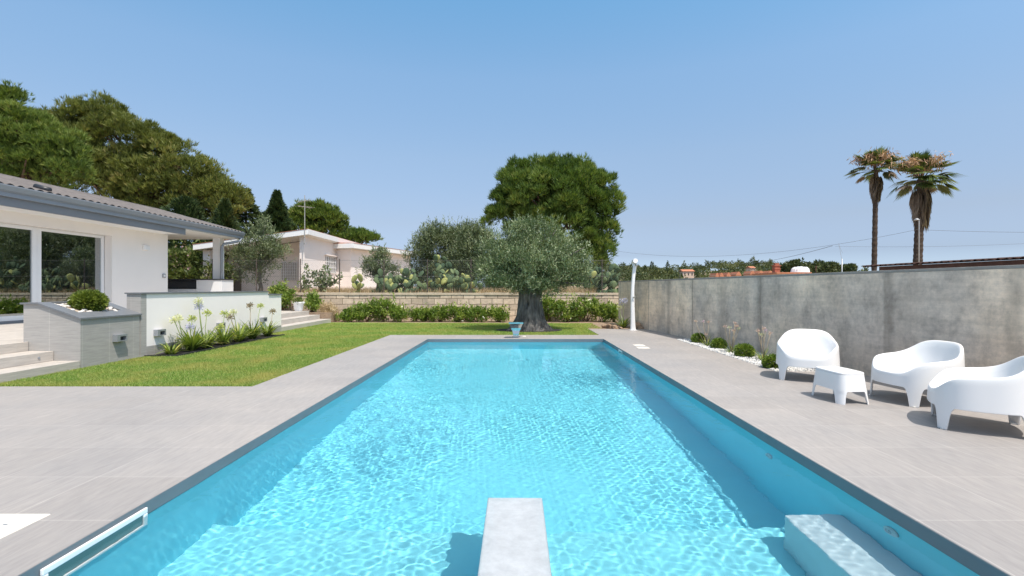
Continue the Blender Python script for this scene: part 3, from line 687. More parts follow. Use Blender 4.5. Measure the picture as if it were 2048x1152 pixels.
for px, py, w, d_, lab in ((1377, 544, 22, 210, 'small pinkish house among the hillside trees left of the orange roofs'), (1506, 537, 9, 240, 'pale little house on the wooded hill above the orange roofs')):
    p = P(px, py, d_); g_ = float(field_z(np.array(p.x), np.array(p.y))); hw = w * d_ / 2000
    t = thing('hill_house', (p.x, p.y, g_), lab, 'house')
    b = MB(); b.box(p.x - hw, p.x + hw, p.y, p.y + 5, g_ - 2, p.z + .4); b.build('wall', plain('far_house', (.62, .47, .37), .9), t)
    b = MB(); b.prism([(p.y - .4, p.z + .42), (p.y + 2.5, p.z + 1.3), (p.y + 5.4, p.z + .42)][::-1], 'x', p.x - hw - .3, p.x + hw + .3); b.build('roof', M['terracotta'], t)
    for k in range(3): MB().box(p.x - hw + (k + .35) * hw * .66, p.x - hw + (k + .65) * hw * .66, p.y - .05, p.y, p.z - 1.3, p.z - .3).build('window', M['dark'], t)

# ------------------------------------------------------------------ foliage
def unit(n):
    v = rng.normal(size=(n, 3)); return v / np.linalg.norm(v, axis=1, keepdims=True)
def nrm(v): return v / np.maximum(np.linalg.norm(v, axis=-1, keepdims=True), 1e-9)
def cards(Pt, D, L, W, name, mat, parent, rnd):
    """one pointed leaf per row: base Pt, direction D, length L, width W"""
    n = len(Pt); S = nrm(np.cross(D, unit(n))); L = np.broadcast_to(L, (n,))[:, None]; W = np.broadcast_to(W, (n,))[:, None]
    V = np.stack([Pt, Pt + D * L * .45 + S * W * .5, Pt + D * L, Pt + D * L * .45 - S * W * .5], 1).reshape(-1, 3)
    return np_mesh(name, V, np.arange(4 * n).reshape(n, 4), 4, mat, parent, np.clip(rnd, 0, 1))
def clumps_from_lobes(lobes, n, up=.25, shell=(.62, 1.0)):
    """points spread through the outer part of ellipsoid lobes (cx,cy,cz,rx,ry,rz)"""
    Lb = np.array(lobes); w = Lb[:, 3] * Lb[:, 5]; k = rng.choice(len(Lb), n, p=w / w.sum())
    d = unit(n); d[:, 2] += up; d = nrm(d); u = rng.uniform(*shell, size=(n, 1)) 
    return Lb[k, :3] + d * Lb[k, 3:] * u, d
def leafy(name, mat, parent, cen, crad, per, L, W, outw=.6, upw=.2, squash=.8, jit=.3):
    n = len(cen) * per; ci = np.repeat(np.arange(len(cen)), per); d = unit(n)
    r = np.broadcast_to(crad, (len(cen),))[ci][:, None] * rng.uniform(.25, 1, (n, 1)) ** .6
    Pt = cen[ci] + d * r * np.array([1, 1, squash])
    D = nrm(d * outw + unit(n) * .6 + np.array([0, 0, upw]))
    rnd = .55 * rng.random(len(cen))[ci] + .45 * rng.random(n)
    return cards(Pt, D, L * rng.uniform(1 - jit, 1 + jit, n), W * rng.uniform(.8, 1.2, n), name, mat, parent, rnd)
def needles(name, mat, parent, cen, cdir, crad, tufts, per, L, W, squash=.7, spread=.6, upw=.9):
    """tufts of needles on little domes"""
    nt_ = len(cen) * tufts; ci = np.repeat(np.arange(len(cen)), tufts)
    d = unit(nt_); d = nrm(d + .45 * cdir[ci] + np.array([0, 0, .25]))
    cr = np.broadcast_to(crad, (len(cen),))[ci][:, None]; sq_ = (squash * rng.uniform(.7, 1.3, len(cen)))[ci][:, None]
    T = cen[ci] + d * cr * np.concatenate([np.ones((nt_, 2)), sq_], 1) * rng.uniform(.5, 1.12, (nt_, 1))
    A = nrm(d * .7 + np.array([0, 0, upw]) + unit(nt_) * .25)
    ti = np.repeat(np.arange(nt_), per); D = nrm(A[ti] + unit(len(ti)) * spread)
    rnd = .35 * rng.random(len(cen))[ci][ti] + .35 * rng.random(nt_)[ti] + .3 * rng.random(len(ti))
    return cards(T[ti], D, L * rng.uniform(.7, 1.25, len(ti)), W, name, mat, parent, rnd)
def limbs(name, mat, parent, base, top, r0, cen, n=12, r1=.4, wob=.06, k=8, sub=.3):
    b = MB(); base, top = Vector(base), Vector(top); N = 8
    pts = [base.lerp(top, i / N) + Vector((random.uniform(-wob, wob), random.uniform(-wob, wob), 0)) * (i > 0) for i in range(N + 1)]
    b.tube(pts, [r0 * (1.25 if i == 0 else 1) * (1 - (1 - r1) * i / N) for i in range(N + 1)], k)
    for c in random.sample(list(map(tuple, cen)), min(n, len(cen))):
        c = Vector(c); f = random.uniform(.45, 1); s = base.lerp(top, f); m_ = s.lerp(c, .5) + Vector((0, 0, .12 * (c - s).length * random.uniform(-.3, 1)))
        rr = r0 * (1 - (1 - r1) * f) * .55; b.tube([s, s.lerp(m_, .6), m_, m_.lerp(c, .6), c], [rr, rr * .8, rr * .6, rr * .4, rr * sub], 6)
    return b.build(name, mat, parent, smooth=True)
def lobes_px(lst, d):
    out = []
    for px, py, rx, ry, *dd in lst:
        dz = dd[0] if dd else 0; c = P(px, py, d + dz); s = (d + dz) / 1000; out.append((c.x, c.y, c.z, rx * s, min(rx, ry) * s * 1.0, ry * s))
    return out
def bark(name, col, sc_=6, st=(1, 1, .25), b_=1.0, dist=.05, var=.45): return plain(name, col, .95, var, sc_, b_, dist, spec=.1, stretch=st)
M['bark_grey'] = bark('grey_bark', (.12, .11, .10)); M['bark_brown'] = bark('brown_bark', (.16, .10, .07))
M['pine_olive'] = leafmat('pine_needles_olive', [(.1, (.055, .075, .02)), (.4, (.135, .165, .04)), (.7, (.25, .27, .07)), (.93, (.34, .28, .11))], .25)
M['pine_green'] = leafmat('pine_needles_green', [(.1, (.045, .08, .017)), (.45, (.115, .175, .034)), (.75, (.225, .28, .06)), (.93, (.33, .31, .10))], .28)
M['pine_dark'] = leafmat('stone_pine_needles', [(.1, (.03, .06, .015)), (.45, (.10, .17, .034)), (.75, (.21, .28, .06)), (.95, (.35, .36, .11))], .25)
M['conifer'] = leafmat('dark_conifer', [(.1, (.02, .042, .016)), (.6, (.05, .085, .03)), (.95, (.10, .14, .05))], .15)
M['olive_leaf'] = leafmat('olive_leaf', [(.1, (.045, .075, .03)), (.45, (.11, .16, .068)), (.75, (.235, .295, .145)), (.95, (.52, .58, .37))], .22, .42, .45)
M['olive_dark'] = leafmat('olive_leaf_dark', [(.1, (.05, .072, .034)), (.5, (.115, .15, .07)), (.8, (.21, .25, .13)), (.95, (.37, .42, .25))], .22, .45, .4)
M['laurel'] = leafmat('laurel_leaf', [(.1, (.06, .11, .018)), (.5, (.155, .24, .04)), (.8, (.29, .37, .075)), (.95, (.44, .48, .15))], .3, .3, .5)
M['bush'] = leafmat('mixed_shrub_leaf', [(.1, (.04, .065, .015)), (.5, (.10, .14, .035)), (.85, (.20, .23, .07)), (.97, (.33, .22, .22))], .3)
M['box'] = leafmat('box_leaf', [(.1, (.065, .10, .016)), (.5, (.15, .20, .035)), (.85, (.27, .32, .065))], .3, .35, .5)

def join(obs):
    """leaf meshes of one crown become one mesh"""
    V, F, A_ = [], [], []; n0 = 0
    for o in obs:
        me = o.data; v = np.empty(len(me.vertices) * 3, dtype=np.float32); me.vertices.foreach_get('co', v); f = np.empty(len(me.loops), dtype=np.int32); me.loops.foreach_get('vertex_index', f)
        a = np.empty(len(me.polygons), dtype=np.float32); me.attributes['rnd'].data.foreach_get('value', a); V.append(v.reshape(-1, 3)); F.append(f.reshape(len(me.polygons), -1) + n0); A_.append(a); n0 += len(me.vertices)
    par, mt, nm = obs[0].parent, obs[0].data.materials[0], obs[0].name.split('.')[0]
    for o in obs: bpy.data.objects.remove(o)
    return np_mesh(nm, np.concatenate(V) + np.array(par.location, dtype=np.float32), np.concatenate(F), 4, mt, par, np.concatenate(A_))

# --- old olive by the pool
def olive(name, label, d, px, pyb, lobes, ncl, per, mat, L, W, crad, trunk_r, zb, tall=.55, group=None, up=.35):
    base = P(px, pyb, d); base.z = zb
    t = thing(name, base, label, 'tree', group); lb = lobes_px(lobes, d)
    cen, dr = clumps_from_lobes(lb, ncl, up=up, shell=(.45, 1.0)); o1 = leafy('crown', mat, t, cen, crad, per, L, W, .55, .45, .9)
    # wispy shoots above the outline
    m = max(20, int(ncl * .7)); c2, d2 = clumps_from_lobes(lb, m, up=.6, shell=(.95, 1.04)); sh = 10
    i = np.repeat(np.arange(m), sh); ax = nrm(d2 * .6 + np.array([0, 0, .8]) + unit(m) * .3); tt = np.tile(np.linspace(0, 1, sh), m)[:, None]
    ln = rng.uniform(.2, .8, (m, 1))[i] * (crad * 2.2)
    o2 = cards(c2[i] + ax[i] * ln * tt, nrm(ax[i] + unit(m * sh) * .8), L * .9, W, 'crown', mat, t, .5 + .5 * rng.random(m * sh))
    join([o1, o2]); return t, lb, cen, base
t, lb, cen, base = olive('olive_tree', 'old olive tree with thick dark gnarled trunk and silvery round crown at the pool end', 17.8, 1058, 660,
    [(1062, 520, 92, 62), (1000, 525, 52, 52), (1128, 520, 52, 52), (1065, 475, 70, 38), (1015, 552, 45, 28), (1110, 556, 52, 28), (1060, 540, 85, 40, -.8), (1060, 520, 75, 50, .8), (1035, 566, 48, 24, -.5), (1090, 570, 50, 24, -.5), (985, 545, 40, 30), (1145, 545, 40, 34)], 680, 95, M['olive_leaf'], .105, .022, .24, .5, -.03)
# gnarled trunk: fluted, flared at the foot, hollow dark knot
N1, N2 = 90, 44; V = []
for i in range(N2 + 1):
    f = i / N2; z = -.08 + f * 1.75
    rad = .37 + .30 * (1 - f) ** 5 + .10 * (1 - f) - .03 * math.sin(f * 3.1) + .12 * max(0, f - .75) * 2
    for j in range(N1):
        a = 2 * math.pi * j / N1
        fl = .09 * math.sin(4 * a + 1.8 * f + .5) + .06 * math.sin(7 * a - 2.6 * f + 2) + .035 * math.sin(13 * a + 3 * math.sin(2 * f * 3)) + .018 * math.sin(27 * a + 9 * f) + .015 * math.sin(19 * f + 5 * a)
        fl *= (1 + .8 * (1 - f) ** 4)
        kn = math.exp(-(((a - 4.45) / .16) ** 2 + ((f - .58) / .07) ** 2))
        r = rad * (1 + fl) - .22 * kn; V.append((base.x + .06 * f + r * math.cos(a) * 1.0, base.y + r * math.sin(a) * .85, z))
F = [(i * N1 + j, i * N1 + (j + 1) % N1, (i + 1) * N1 + (j + 1) % N1, (i + 1) * N1 + j) for i in range(N2) for j in range(N1)]
np_mesh('trunk', V, F, 4, bark('olive_bark', (.17, .16, .15), 10, (1, 1, .2), 1, .07, .85), t, smooth=True)
b = MB()
for c in random.sample(list(map(tuple, cen)), 26):
    s = Vector((base.x + random.uniform(-.25, .3), base.y + random.uniform(-.2, .2), 1.45)); c = Vector(c); m_ = s.lerp(c, .45) + Vector((0, 0, .15))
    b.tube([s, m_, c], [.12, .06, .015], 6)
b.build('limb', M['bark_grey'], t, smooth=True)
mu = MB(); pts = [(base.x + 1.15 * math.cos(a) * (1 + .1 * math.sin(3 * a)), base.y - .05 + .75 * math.sin(a)) for a in np.linspace(0, 2 * math.pi, 40, endpoint=False)]
mu.slab(pts, -.05, .012); tag(mu.build('tree_pit', M['mulch']), kind='structure')

# --- other olives
olive2 = [
 ('olive_tree', 'slender grey green olive tree between the porch column and the pink house', 25, 520, 585, [(520, 495, 42, 40), (487, 515, 34, 28), (548, 512, 30, 32), (528, 465, 20, 28), (505, 545, 40, 22)], 170, 70, M['olive_dark'], .13, .030, .26, 1.25),
 ('olive_tree', 'broad bushy olive tree behind the prickly pears, left of the old olive', 28.5, 880, 585, [(875, 505, 56, 50), (840, 520, 30, 40), (900, 480, 38, 32), (885, 550, 62, 38), (865, 470, 26, 24), (845, 562, 34, 26), (930, 480, 30, 26)], 420, 80, M['olive_dark'], .15, .034, .34, 1.25),
 ('olive_tree', 'second bushy olive tree half hidden by the crown of the old olive', 27, 950, 585, [(945, 515, 46, 50), (962, 490, 38, 36), (925, 540, 42, 44), (970, 548, 46, 40), (1005, 560, 40, 30), (940, 470, 26, 22)], 380, 80, M['olive_dark'], .15, .034, .32, 1.25),
 ('olive_tree', 'small dark olive shrub in front of the pink house wing', 25.2, 757, 585, [(758, 530, 28, 34), (742, 545, 26, 26), (775, 548, 26, 26), (760, 508, 16, 16)], 120, 60, M['olive_dark'], .12, .028, .2, 1.25)]
for nm, lab, d, px, pyb, lo, ncl, per, mt, L, W, cr, zb in olive2:
    t, lb, cen, base = olive(nm, lab, d, px, pyb, lo, ncl, per, mt, L, W, cr, .2, zb)
    limbs('trunk', M['bark_grey'], t, base, Vector((lb[0][0], lb[0][1], lb[0][2])), .11, cen, 14, .35)

# --- pines
def pine(label, d, px, lobes, ncl, tufts, per, mat, L, W, crad, r0, zb=1.2, name='pine_tree', up=.55, squash=.65, lean=0, nl=16, topf=0, dead=0, shell=(.72, 1.0)):
    base = P(px, 575, d); base.z = zb; t = thing(name, base, label, 'tree'); lb = lobes_px(lobes, d)
    cen, dr = clumps_from_lobes(lb, ncl, up=up, shell=shell)
    needles('crown', mat, t, cen, dr, crad * rng.uniform(.45, 1.25, len(cen)), tufts, per, L, W, squash)
    top = Vector(lb[topf][:3]); limbs('trunk', M['bark_brown'], t, base, top, r0, cen, nl, .45, .12)
    return t, cen
pine('large umbrella pine with a dense dark green dome behind the old olive', 34, 1110,
     [(1105, 395, 84, 54), (1055, 400, 50, 44), (1155, 388, 50, 44), (1045, 352, 32, 20), (1085, 344, 34, 16), (1130, 346, 36, 18), (1172, 356, 28, 18), (1205, 372, 22, 18), (1022, 375, 24, 22), (1000, 410, 20, 18), (1215, 402, 24, 18), (1030, 438, 44, 26), (985, 438, 16, 14), (1195, 430, 36, 26), (1205, 470, 28, 22), (1190, 495, 34, 18), (1175, 520, 36, 22), (1120, 455, 84, 42)],
     420, 60, 8, M['pine_dark'], .38, .038, .56, .38, squash=1.0, nl=26, shell=(.7, 1.0), name='umbrella_pine')
pine('big olive green pine crown sloping down behind the white villa', 36, 250,
     [(190, 262, 70, 48), (250, 290, 80, 50), (320, 320, 66, 46), (375, 355, 62, 40), (140, 300, 58, 62), (230, 345, 80, 42), (300, 385, 88, 36), (410, 400, 48, 30), (440, 395, 36, 22), (180, 380, 80, 46), (370, 425, 70, 30), (260, 420, 70, 30), (160, 235, 32, 24), (205, 228, 40, 20), (330, 300, 40, 24), (455, 425, 42, 30), (470, 398, 26, 16), (420, 440, 50, 30), (120, 345, 50, 60), (290, 350, 70, 40), (225, 320, 60, 40), (405, 370, 40, 30), (435, 388, 34, 22), (350, 385, 60, 34), (100, 275, 40, 40)],
     520, 54, 8, M['pine_olive'], .36, .038, .74, .42, topf=1, squash=.75, shell=(.62, 1.0), nl=46)
pine('bright green pine at the left edge rising above the villa roof', 27, 40,
     [(30, 265, 60, 50), (75, 320, 78, 42), (120, 352, 60, 26), (20, 330, 70, 50), (5, 215, 32, 34), (130, 300, 34, 26), (60, 285, 60, 40), (-40, 280, 70, 70)],
     280, 56, 8, M['pine_green'], .30, .032, .58, .34, topf=0, squash=.75, shell=(.6, 1.0), nl=36)
pine('medium round green pine rising behind the roof of the pink house', 52, 632,
     [(640, 445, 40, 30), (605, 455, 30, 28), (670, 455, 22, 22), (625, 430, 34, 16)], 170, 20, 7, M['pine_green'], .55, .085, .75, .35)
pine('small distant umbrella pine peeping over the lower roof of the pink house', 75, 718,
     [(715, 475, 26, 10), (700, 478, 20, 8), (735, 482, 18, 7)], 90, 14, 6, M['pine_dark'], .7, .12, .8, .3)
def conifer(label, d, px, pyt, w_px, pyb, n, mat, zb=1.2, pw=.8, name='cypress_tree', droop=-.1, layers=0):
    top = P(px, pyt, d); s = d / 1000; t = thing(name, (top.x, d, zb), label, 'tree')
    f = rng.random(n) ** .75                                  # 0 top, 1 bottom
    a = rng.uniform(0, 2 * math.pi, n); zt, zbm = top.z, P(px, pyb, d).z
    if layers: f = np.clip((np.floor(f * layers) + rng.uniform(0, .42, n)) / layers, 0, 1)
    lump = 1 + .30 * np.sin(a * 3 + f * 21) + .22 * np.sin(a * 5 - f * 37) + rng.normal(size=n) * .06
    R_ = w_px / 2 * s * f ** pw * lump; u = rng.uniform(.35, 1, n) ** .5
    Pt = np.stack([top.x + np.cos(a) * R_ * u, d + np.sin(a) * R_ * u, zt + (zbm - zt) * f + droop * R_ * u], 1)
    D = nrm(np.stack([np.cos(a), np.sin(a), np.full(n, .9 if not layers else .15)], 1) + unit(n) * .5)
    cards(Pt, D, .30 * rng.uniform(.6, 1.3, n) * d / 40, .085 * d / 40, 'crown', mat, t, rng.random(n))
    MB().tube([(top.x, d, zb - .2), (top.x, d, zt - .3)], [.25, .03], 8).build('trunk', M['bark_brown'], t, smooth=True)
    return t
conifer('pointed dark cypress standing left of the pink house antenna', 46, 554, 384, 62, 480, 24000, M['conifer'], pw=1.0)
conifer('tall dark spruce with tiered drooping branches at the end of the big pine', 40, 492, 378, 95, 520, 20000, M['conifer'], pw=.8, name='spruce_tree', layers=15, droop=-.25)
conifer('dark cypress behind the porch roof, nearest the big pine', 33, 450, 400, 110, 585, 24000, M['conifer'], pw=.85)
conifer('low dark cypress between the spruce and the slender olive', 44, 524, 428, 55, 520, 14000, M['conifer'], pw=.95)
conifer('broad dark conifer filling the gap under the porch roof', 32, 370, 395, 150, 590, 26000, M['conifer'], pw=.5, name='conifer_tree')

# --- shrubs
def shrub(name, label, cat, x, y, z, rx, rz, ncl, per, mat, L, W, crad, group=None, stems=7, upw=.6, rmat='bark_brown', ry=None, squash=.9):
    t = thing(name, (x, y, z), label, cat, group); ry = ry or rx * .75
    cen, d_ = clumps_from_lobes([(x, y, z + rz * .52, rx, ry, rz * .52)], ncl, up=.1, shell=(.35, 1.0))
    cen[:, 2] = np.maximum(cen[:, 2], z + .05)
    o1 = leafy('leaves', mat, t, cen, crad, per, L, W, .5, upw, squash)
    m = int(ncl * .5); q = rng.uniform(0, 6.283, m); ft = np.stack([x + np.cos(q) * rx * rng.uniform(.1, .95, m), y + np.sin(q) * ry * rng.uniform(.1, .9, m), np.full(m, z)], 1)
    hh = rz * rng.uniform(.7, 1.32, m); k_ = 18; i = np.repeat(np.arange(m), k_); tt = np.tile(np.linspace(.35, 1, k_), m)
    Pt = ft[i] + np.stack([rng.normal(size=m)[i] * .12 * tt, rng.normal(size=m)[i] * .08 * tt, hh[i] * tt], 1)
    o2 = cards(Pt, nrm(unit(len(i)) + np.array([0, 0, .7])), L * rng.uniform(.7, 1.1, len(i)), W, 'leaves', mat, t, .35 + .65 * rng.random(len(i))); join([o1, o2])
    b = MB()
    for c in random.sample(list(map(tuple, cen)), min(stems, len(cen))):
        c = Vector(c); b.tube([(x + random.uniform(-.08, .08), y, z - .05), Vector((x, y, z)).lerp(c, .5) + Vector((0, 0, .08)), c], [.018, .012, .006], 5)
    b.build('stems', M[rmat], t, smooth=True); return t
ys_ = 22.45
hedge = [(700, 618, 26, 'low leafy laurel at the left end of the hedge, beside the dry shrub'), (735, 600, 34, 'tall laurel bush, second from the left in the hedge'), (768, 594, 34, 'tallest laurel bush of the left part of the hedge, with shoots above the wall coping'),
         (800, 612, 24, 'laurel bush at the right end of the left hedge part, before the bare gap'), (846, 618, 26, 'small laurel just right of the gap in the hedge'), (882, 612, 28, 'laurel bush under the prickly pears, second right of the gap'),
         (920, 610, 30, 'laurel bush third right of the gap in the hedge'), (955, 612, 28, 'laurel bush fourth right of the gap in the hedge'), (995, 614, 26, 'laurel bush next to the olive trunk on its left'),
         (1098, 588, 30, 'tall laurel bush touching the olive trunk on its right'), (1135, 592, 34, 'tall laurel bush second to the right of the olive trunk'), (1172, 594, 34, 'tall laurel bush third to the right of the olive trunk'), (1205, 604, 26, 'laurel bush fourth right of the olive trunk, partly baring the wall'), (1228, 610, 20, 'last laurel bush of the hedge, against the concrete wall')]
for px, pt, w, lab in hedge:
    p = P(px, pt, ys_); s = ys_ / 1000
    shrub('laurel_bush', lab, 'bush', p.x, ys_ + random.uniform(-.1, .1), -.02, w * s * 1.0, (p.z + .02) * .90, 36, 34, M['laurel'], .13, .055, .13, 'laurel hedge along the stone wall', ry=.38)
p = P(563, 570, 22.5); shrub('laurel_bush', 'green bush behind the end of the white garden wall, left of the white pot', 'bush', p.x, 22.5, .42, .55, 1.15, 60, 34, M['laurel'], .13, .055, .14, ry=.35)
p = P(624, 592, 22.4); shrub('laurel_bush', 'dark green bush directly right of the white flower pot', 'bush', p.x, 22.4, .40, .36, .78, 40, 34, M['laurel'], .12, .05, .12, ry=.33)
M['dry'] = leafmat('dry_stalks', [(.1, (.26, .18, .10)), (.5, (.44, .33, .20)), (.9, (.62, .50, .34))], .2, .8, .1)
p = P(658, 610, 22.4); shrub('dry_shrub', 'withered straw coloured shrub at the foot of the stone wall', 'shrub', p.x, 22.4, -.02, .42, .78, 40, 30, M['dry'], .16, .02, .13, ry=.33)
p = P(640, 540, 24.8); shrub('fig_shrub', 'sparse young fig shrub in front of the pink house wall', 'shrub', p.x, 24.8, 1.2, .95, 1.15, 26, 16, M['olive_dark'], .18, .10, .16, stems=14, upw=.1)
p = P(385, 520, 29); shrub('climbing_bush', 'light green leafy bush seen under the porch roof beyond the kitchen', 'bush', p.x, 29, 1.2, 2.2, 2.5, 130, 40, M['bush'], .2, .11, .34)
p = P(435, 545, 26.5); shrub('climbing_bush', 'low leafy bush behind the porch column', 'bush', p.x - .5, 27.5, 1.2, .8, 1.7, 50, 34, M['bush'], .17, .09, .22)

# --- prickly pears
M['cactus'] = leafmat('cactus_pad', [(0, (.045, .08, .045)), (.45, (.095, .14, .07)), (.75, (.165, .21, .095)), (.9, (.34, .36, .13))], 0, .7, .2)
def pads(b, c, ax, nrm_, L, W, T):
    """flat oval pad from its foot c along ax"""
    ax = ax.normalized(); s = ax.cross(nrm_).normalized(); nn = s.cross(ax).normalized(); base = len(b.V); K, Q = 12, 5
    for q in range(Q):
        th = (q / (Q - 1) - .5) * math.pi; cr, h = math.cos(th), math.sin(th) * T
        for k in range(K):
            a = 2 * math.pi * k / K; r = max(cr, .12)
            b.V.append(tuple(c + ax * (L * .5 + math.cos(a) * L * .5 * r) + s * (math.sin(a) * W * .5 * r * (1 + .12 * math.cos(a))) + nn * h))
    for q in range(Q - 1):
        for k in range(K): b.F.append((base + q * K + k, base + q * K + (k + 1) % K, base + (q + 1) * K + (k + 1) % K, base + (q + 1) * K + k))
    b.F.append(tuple(base + k for k in range(K - 1, -1, -1))); b.F.append(tuple(base + (Q - 1) * K + k for k in range(K)))
    return c + ax * L
def cactus(label, px, pyt, w_px, d, n, pale=.15, seed=0):
    rr = random.Random(seed); top = P(px, pyt, d); s = d / 1000; z0 = 1.16
    t = thing('prickly_pear', (top.x, d, z0), label, 'cactus', 'prickly pears behind the stone wall'); A = MB(); rn_ = []; tips = []
    for i in range(max(3, n // 7)):
        c = Vector((top.x + rr.uniform(-.8, .8) * w_px * s * .45, d + rr.uniform(-.4, .5), z0 - .05)); tips.append((c, Vector((rr.uniform(-.5, .5), rr.uniform(-.3, .3), 1))))
    cnt = 0; guard = 0
    while cnt < n and guard < n * 30:
        guard += 1; c, ax = rr.choice(tips); L = rr.uniform(.30, .46)
        na = (ax.normalized() * .7 + Vector((rr.uniform(-1, 1), rr.uniform(-.6, .6), rr.uniform(-.1, 1.0)))).normalized()
        e_ = c + na * L
        lim = (top.z - z0) * (1 - .55 * min(1, abs(e_.x - top.x) / (w_px * s * .55)) ** 2) + z0
        if e_.z > lim or e_.z < z0 or abs(e_.x - top.x) > w_px * s * .58: continue
        v_ = rr.uniform(.88, 1) if rr.random() < pale else rr.uniform(0, .7)
        tips.append((pads(A, c, na, Vector((rr.uniform(-1, 1), rr.uniform(-1.4, -.2), rr.uniform(-.4, .4))), L, L * rr.uniform(.58, .75), .03), na)); cnt += 1; rn_ += [v_] * (len(A.F) - len(rn_))
    o = A.build('pads', M['cactus'], t, smooth=True); at = o.data.attributes.new('rnd', 'FLOAT', 'FACE'); at.data.foreach_set('value', np.array(rn_, dtype=np.float32))
cactus('small yellowish prickly pear at the left end of the cactus row', 722, 542, 40, 24.3, 12, .9, 3)
cactus('low green prickly pear under the small olive shrub', 775, 532, 66, 24.3, 70, .1, 5)
cactus('dense prickly pear right of the small olive shrub', 825, 520, 70, 24.4, 95, .1, 8)
cactus('tallest prickly pear, its pads reaching above its neighbours before the broad olive', 882, 503, 66, 24.5, 120, .1, 11)
cactus('prickly pear at the right end of the cactus row, beside the old olive crown', 930, 545, 64, 24.3, 85, .1, 13)
cactus('tall dark prickly pear right of the old olive, behind the hedge', 1193, 522, 56, 25.0, 110, .03, 17)
cactus('slim prickly pear standing where the stone and concrete walls meet', 1231, 522, 34, 25.2, 60, .03, 19)

# --- dry grass beyond the wall, lawn grass
def grass(name, Pt, hgt, wid, mat, lean=.5, kind='stuff'):
    n = len(Pt); a = rng.uniform(0, 6.283, n); S = np.stack([np.cos(a), np.sin(a), np.zeros(n)], 1); h = hgt * rng.uniform(.6, 1.25, n)[:, None]
    Ld = np.stack([rng.normal(size=n) * lean, rng.normal(size=n) * lean, np.ones(n)], 1)
    V = np.stack([Pt - S * wid / 2, Pt + S * wid / 2, Pt + Ld * h], 1).reshape(-1, 3)
    return tag(np_mesh(name, V, np.arange(3 * n).reshape(n, 3), 3, mat, None, rng.random(n)), kind=kind)
n = 16000; x = rng.uniform(-12, 3.8, n); y = rng.uniform(23.6, 29, n); g_ = field_z(x, y); pk = np.sin(x * 1.3) * np.sin(y * 1.7 + x * .4) + rng.normal(size=n) * .5
k_ = pk > -.2; grass('dry_grass', np.stack([x, y, g_ - .02], 1)[k_], .34, .03, M['dry'], .35)
M['grass'] = leafmat('grass_blade', [(.1, (.14, .245, .05)), (.5, (.235, .36, .08)), (.85, (.37, .46, .135)), (.97, (.52, .50, .24))], .35, .6, .15, patch=(1.0, (.43, .41, .14), .95))
def pts_in(x0, x1, y0, y1, dens):
    n = int((x1 - x0) * (y1 - y0) * dens); return np.stack([rng.uniform(x0, x1, n), rng.uniform(y0, y1, n), np.full(n, -.013)], 1)
A = np.concatenate([pts_in(-8.1, GX, 7.64, 11, 7000), pts_in(-8.1, GX, 11, 15.96, 3600), pts_in(-8.1, 2.63, 16.0, 21.3, 1700), pts_in(-8.1, GX, 15.96, 16.02, 2000), pts_in(2.4, 3.2, 18.5, 21.3, 800)])
bed = (A[:, 0] < -7.38) & (A[:, 1] > 10.9) & (A[:, 1] < 16.1); pit = ((A[:, 0] - base.x * 0 - .46) / 1.2) ** 2 + ((A[:, 1] - 17.75) / .8) ** 2 < 1
lim = A[:, 1] > 21.3 + .12 * np.sin(A[:, 0] * 2.1) - .1
out_ = (A[:, 0] > 2.62) & (A[:, 1] < 18.65)
ga = A[~(bed | pit | lim | out_)]
grass('grass', ga, .042, .011, M['grass'], .55)

# --- strap-leaved plants with flower heads
M['strap'] = leafmat('strap_leaf', [(.1, (.08, .13, .025)), (.5, (.18, .25, .05)), (.85, (.29, .36, .08)), (.98, (.52, .50, .14))], .3, .4, .4)
M['stalk'] = plain('flower_stalk', (.24, .30, .10), .6, .1, 5)
M['stalk_dry'] = plain('dry_stalk', (.34, .27, .17), .7, .1, 5)
def fmat(name, a, b_): return leafmat(name, [(.1, a), (.9, b_)], .35, .6, .2)
FL = {'white': fmat('white_petals', (.62, .62, .42), (.80, .80, .66)), 'blue': fmat('blue_petals', (.42, .42, .72), (.66, .66, .84)), 'green': fmat('seed_pods', (.40, .46, .14), (.66, .68, .30)),
      'brown': fmat('faded_petals', (.26, .20, .15), (.42, .36, .30)), 'lilac': fmat('lilac_petals', (.60, .42, .66), (.78, .62, .74)), 'pinkish': fmat('pinkish_petals', (.62, .42, .40), (.78, .62, .55))}
def straps(t, c, n, L, W, spread=.9, mat='strap', name='leaves'):
    V, F, rn = [], [], []; c = Vector(c)
    for i in range(n):
        a = rng.uniform(0, 6.283); out = Vector((math.cos(a), math.sin(a), 0)); s = Vector((-out.y, out.x, 0)); l = L * rng.uniform(.6, 1.15); el = rng.uniform(.55, 1.35); dr = rng.uniform(.2, spread)
        p = c + out * rng.uniform(0, .07); r_ = rng.random(); S_ = 5; b0 = len(V)
        for k in range(S_ + 1):
            f = k / S_; w = W * (1 - f ** 2.2) * .5 + .001; V += [tuple(p - s * w), tuple(p + s * w)]
            e2 = el - dr * f * 1.6; p = p + (out * math.cos(e2) + Vector((0, 0, 1)) * math.sin(e2)) * l / S_
            if p.z < c.z + .01: p.z = c.z + .01
        for k in range(S_): F.append((b0 + 2 * k, b0 + 2 * k + 1, b0 + 2 * k + 3, b0 + 2 * k + 2)); rn.append(r_)
    return np_mesh(name, V, F, 4, M[mat], t, rn)
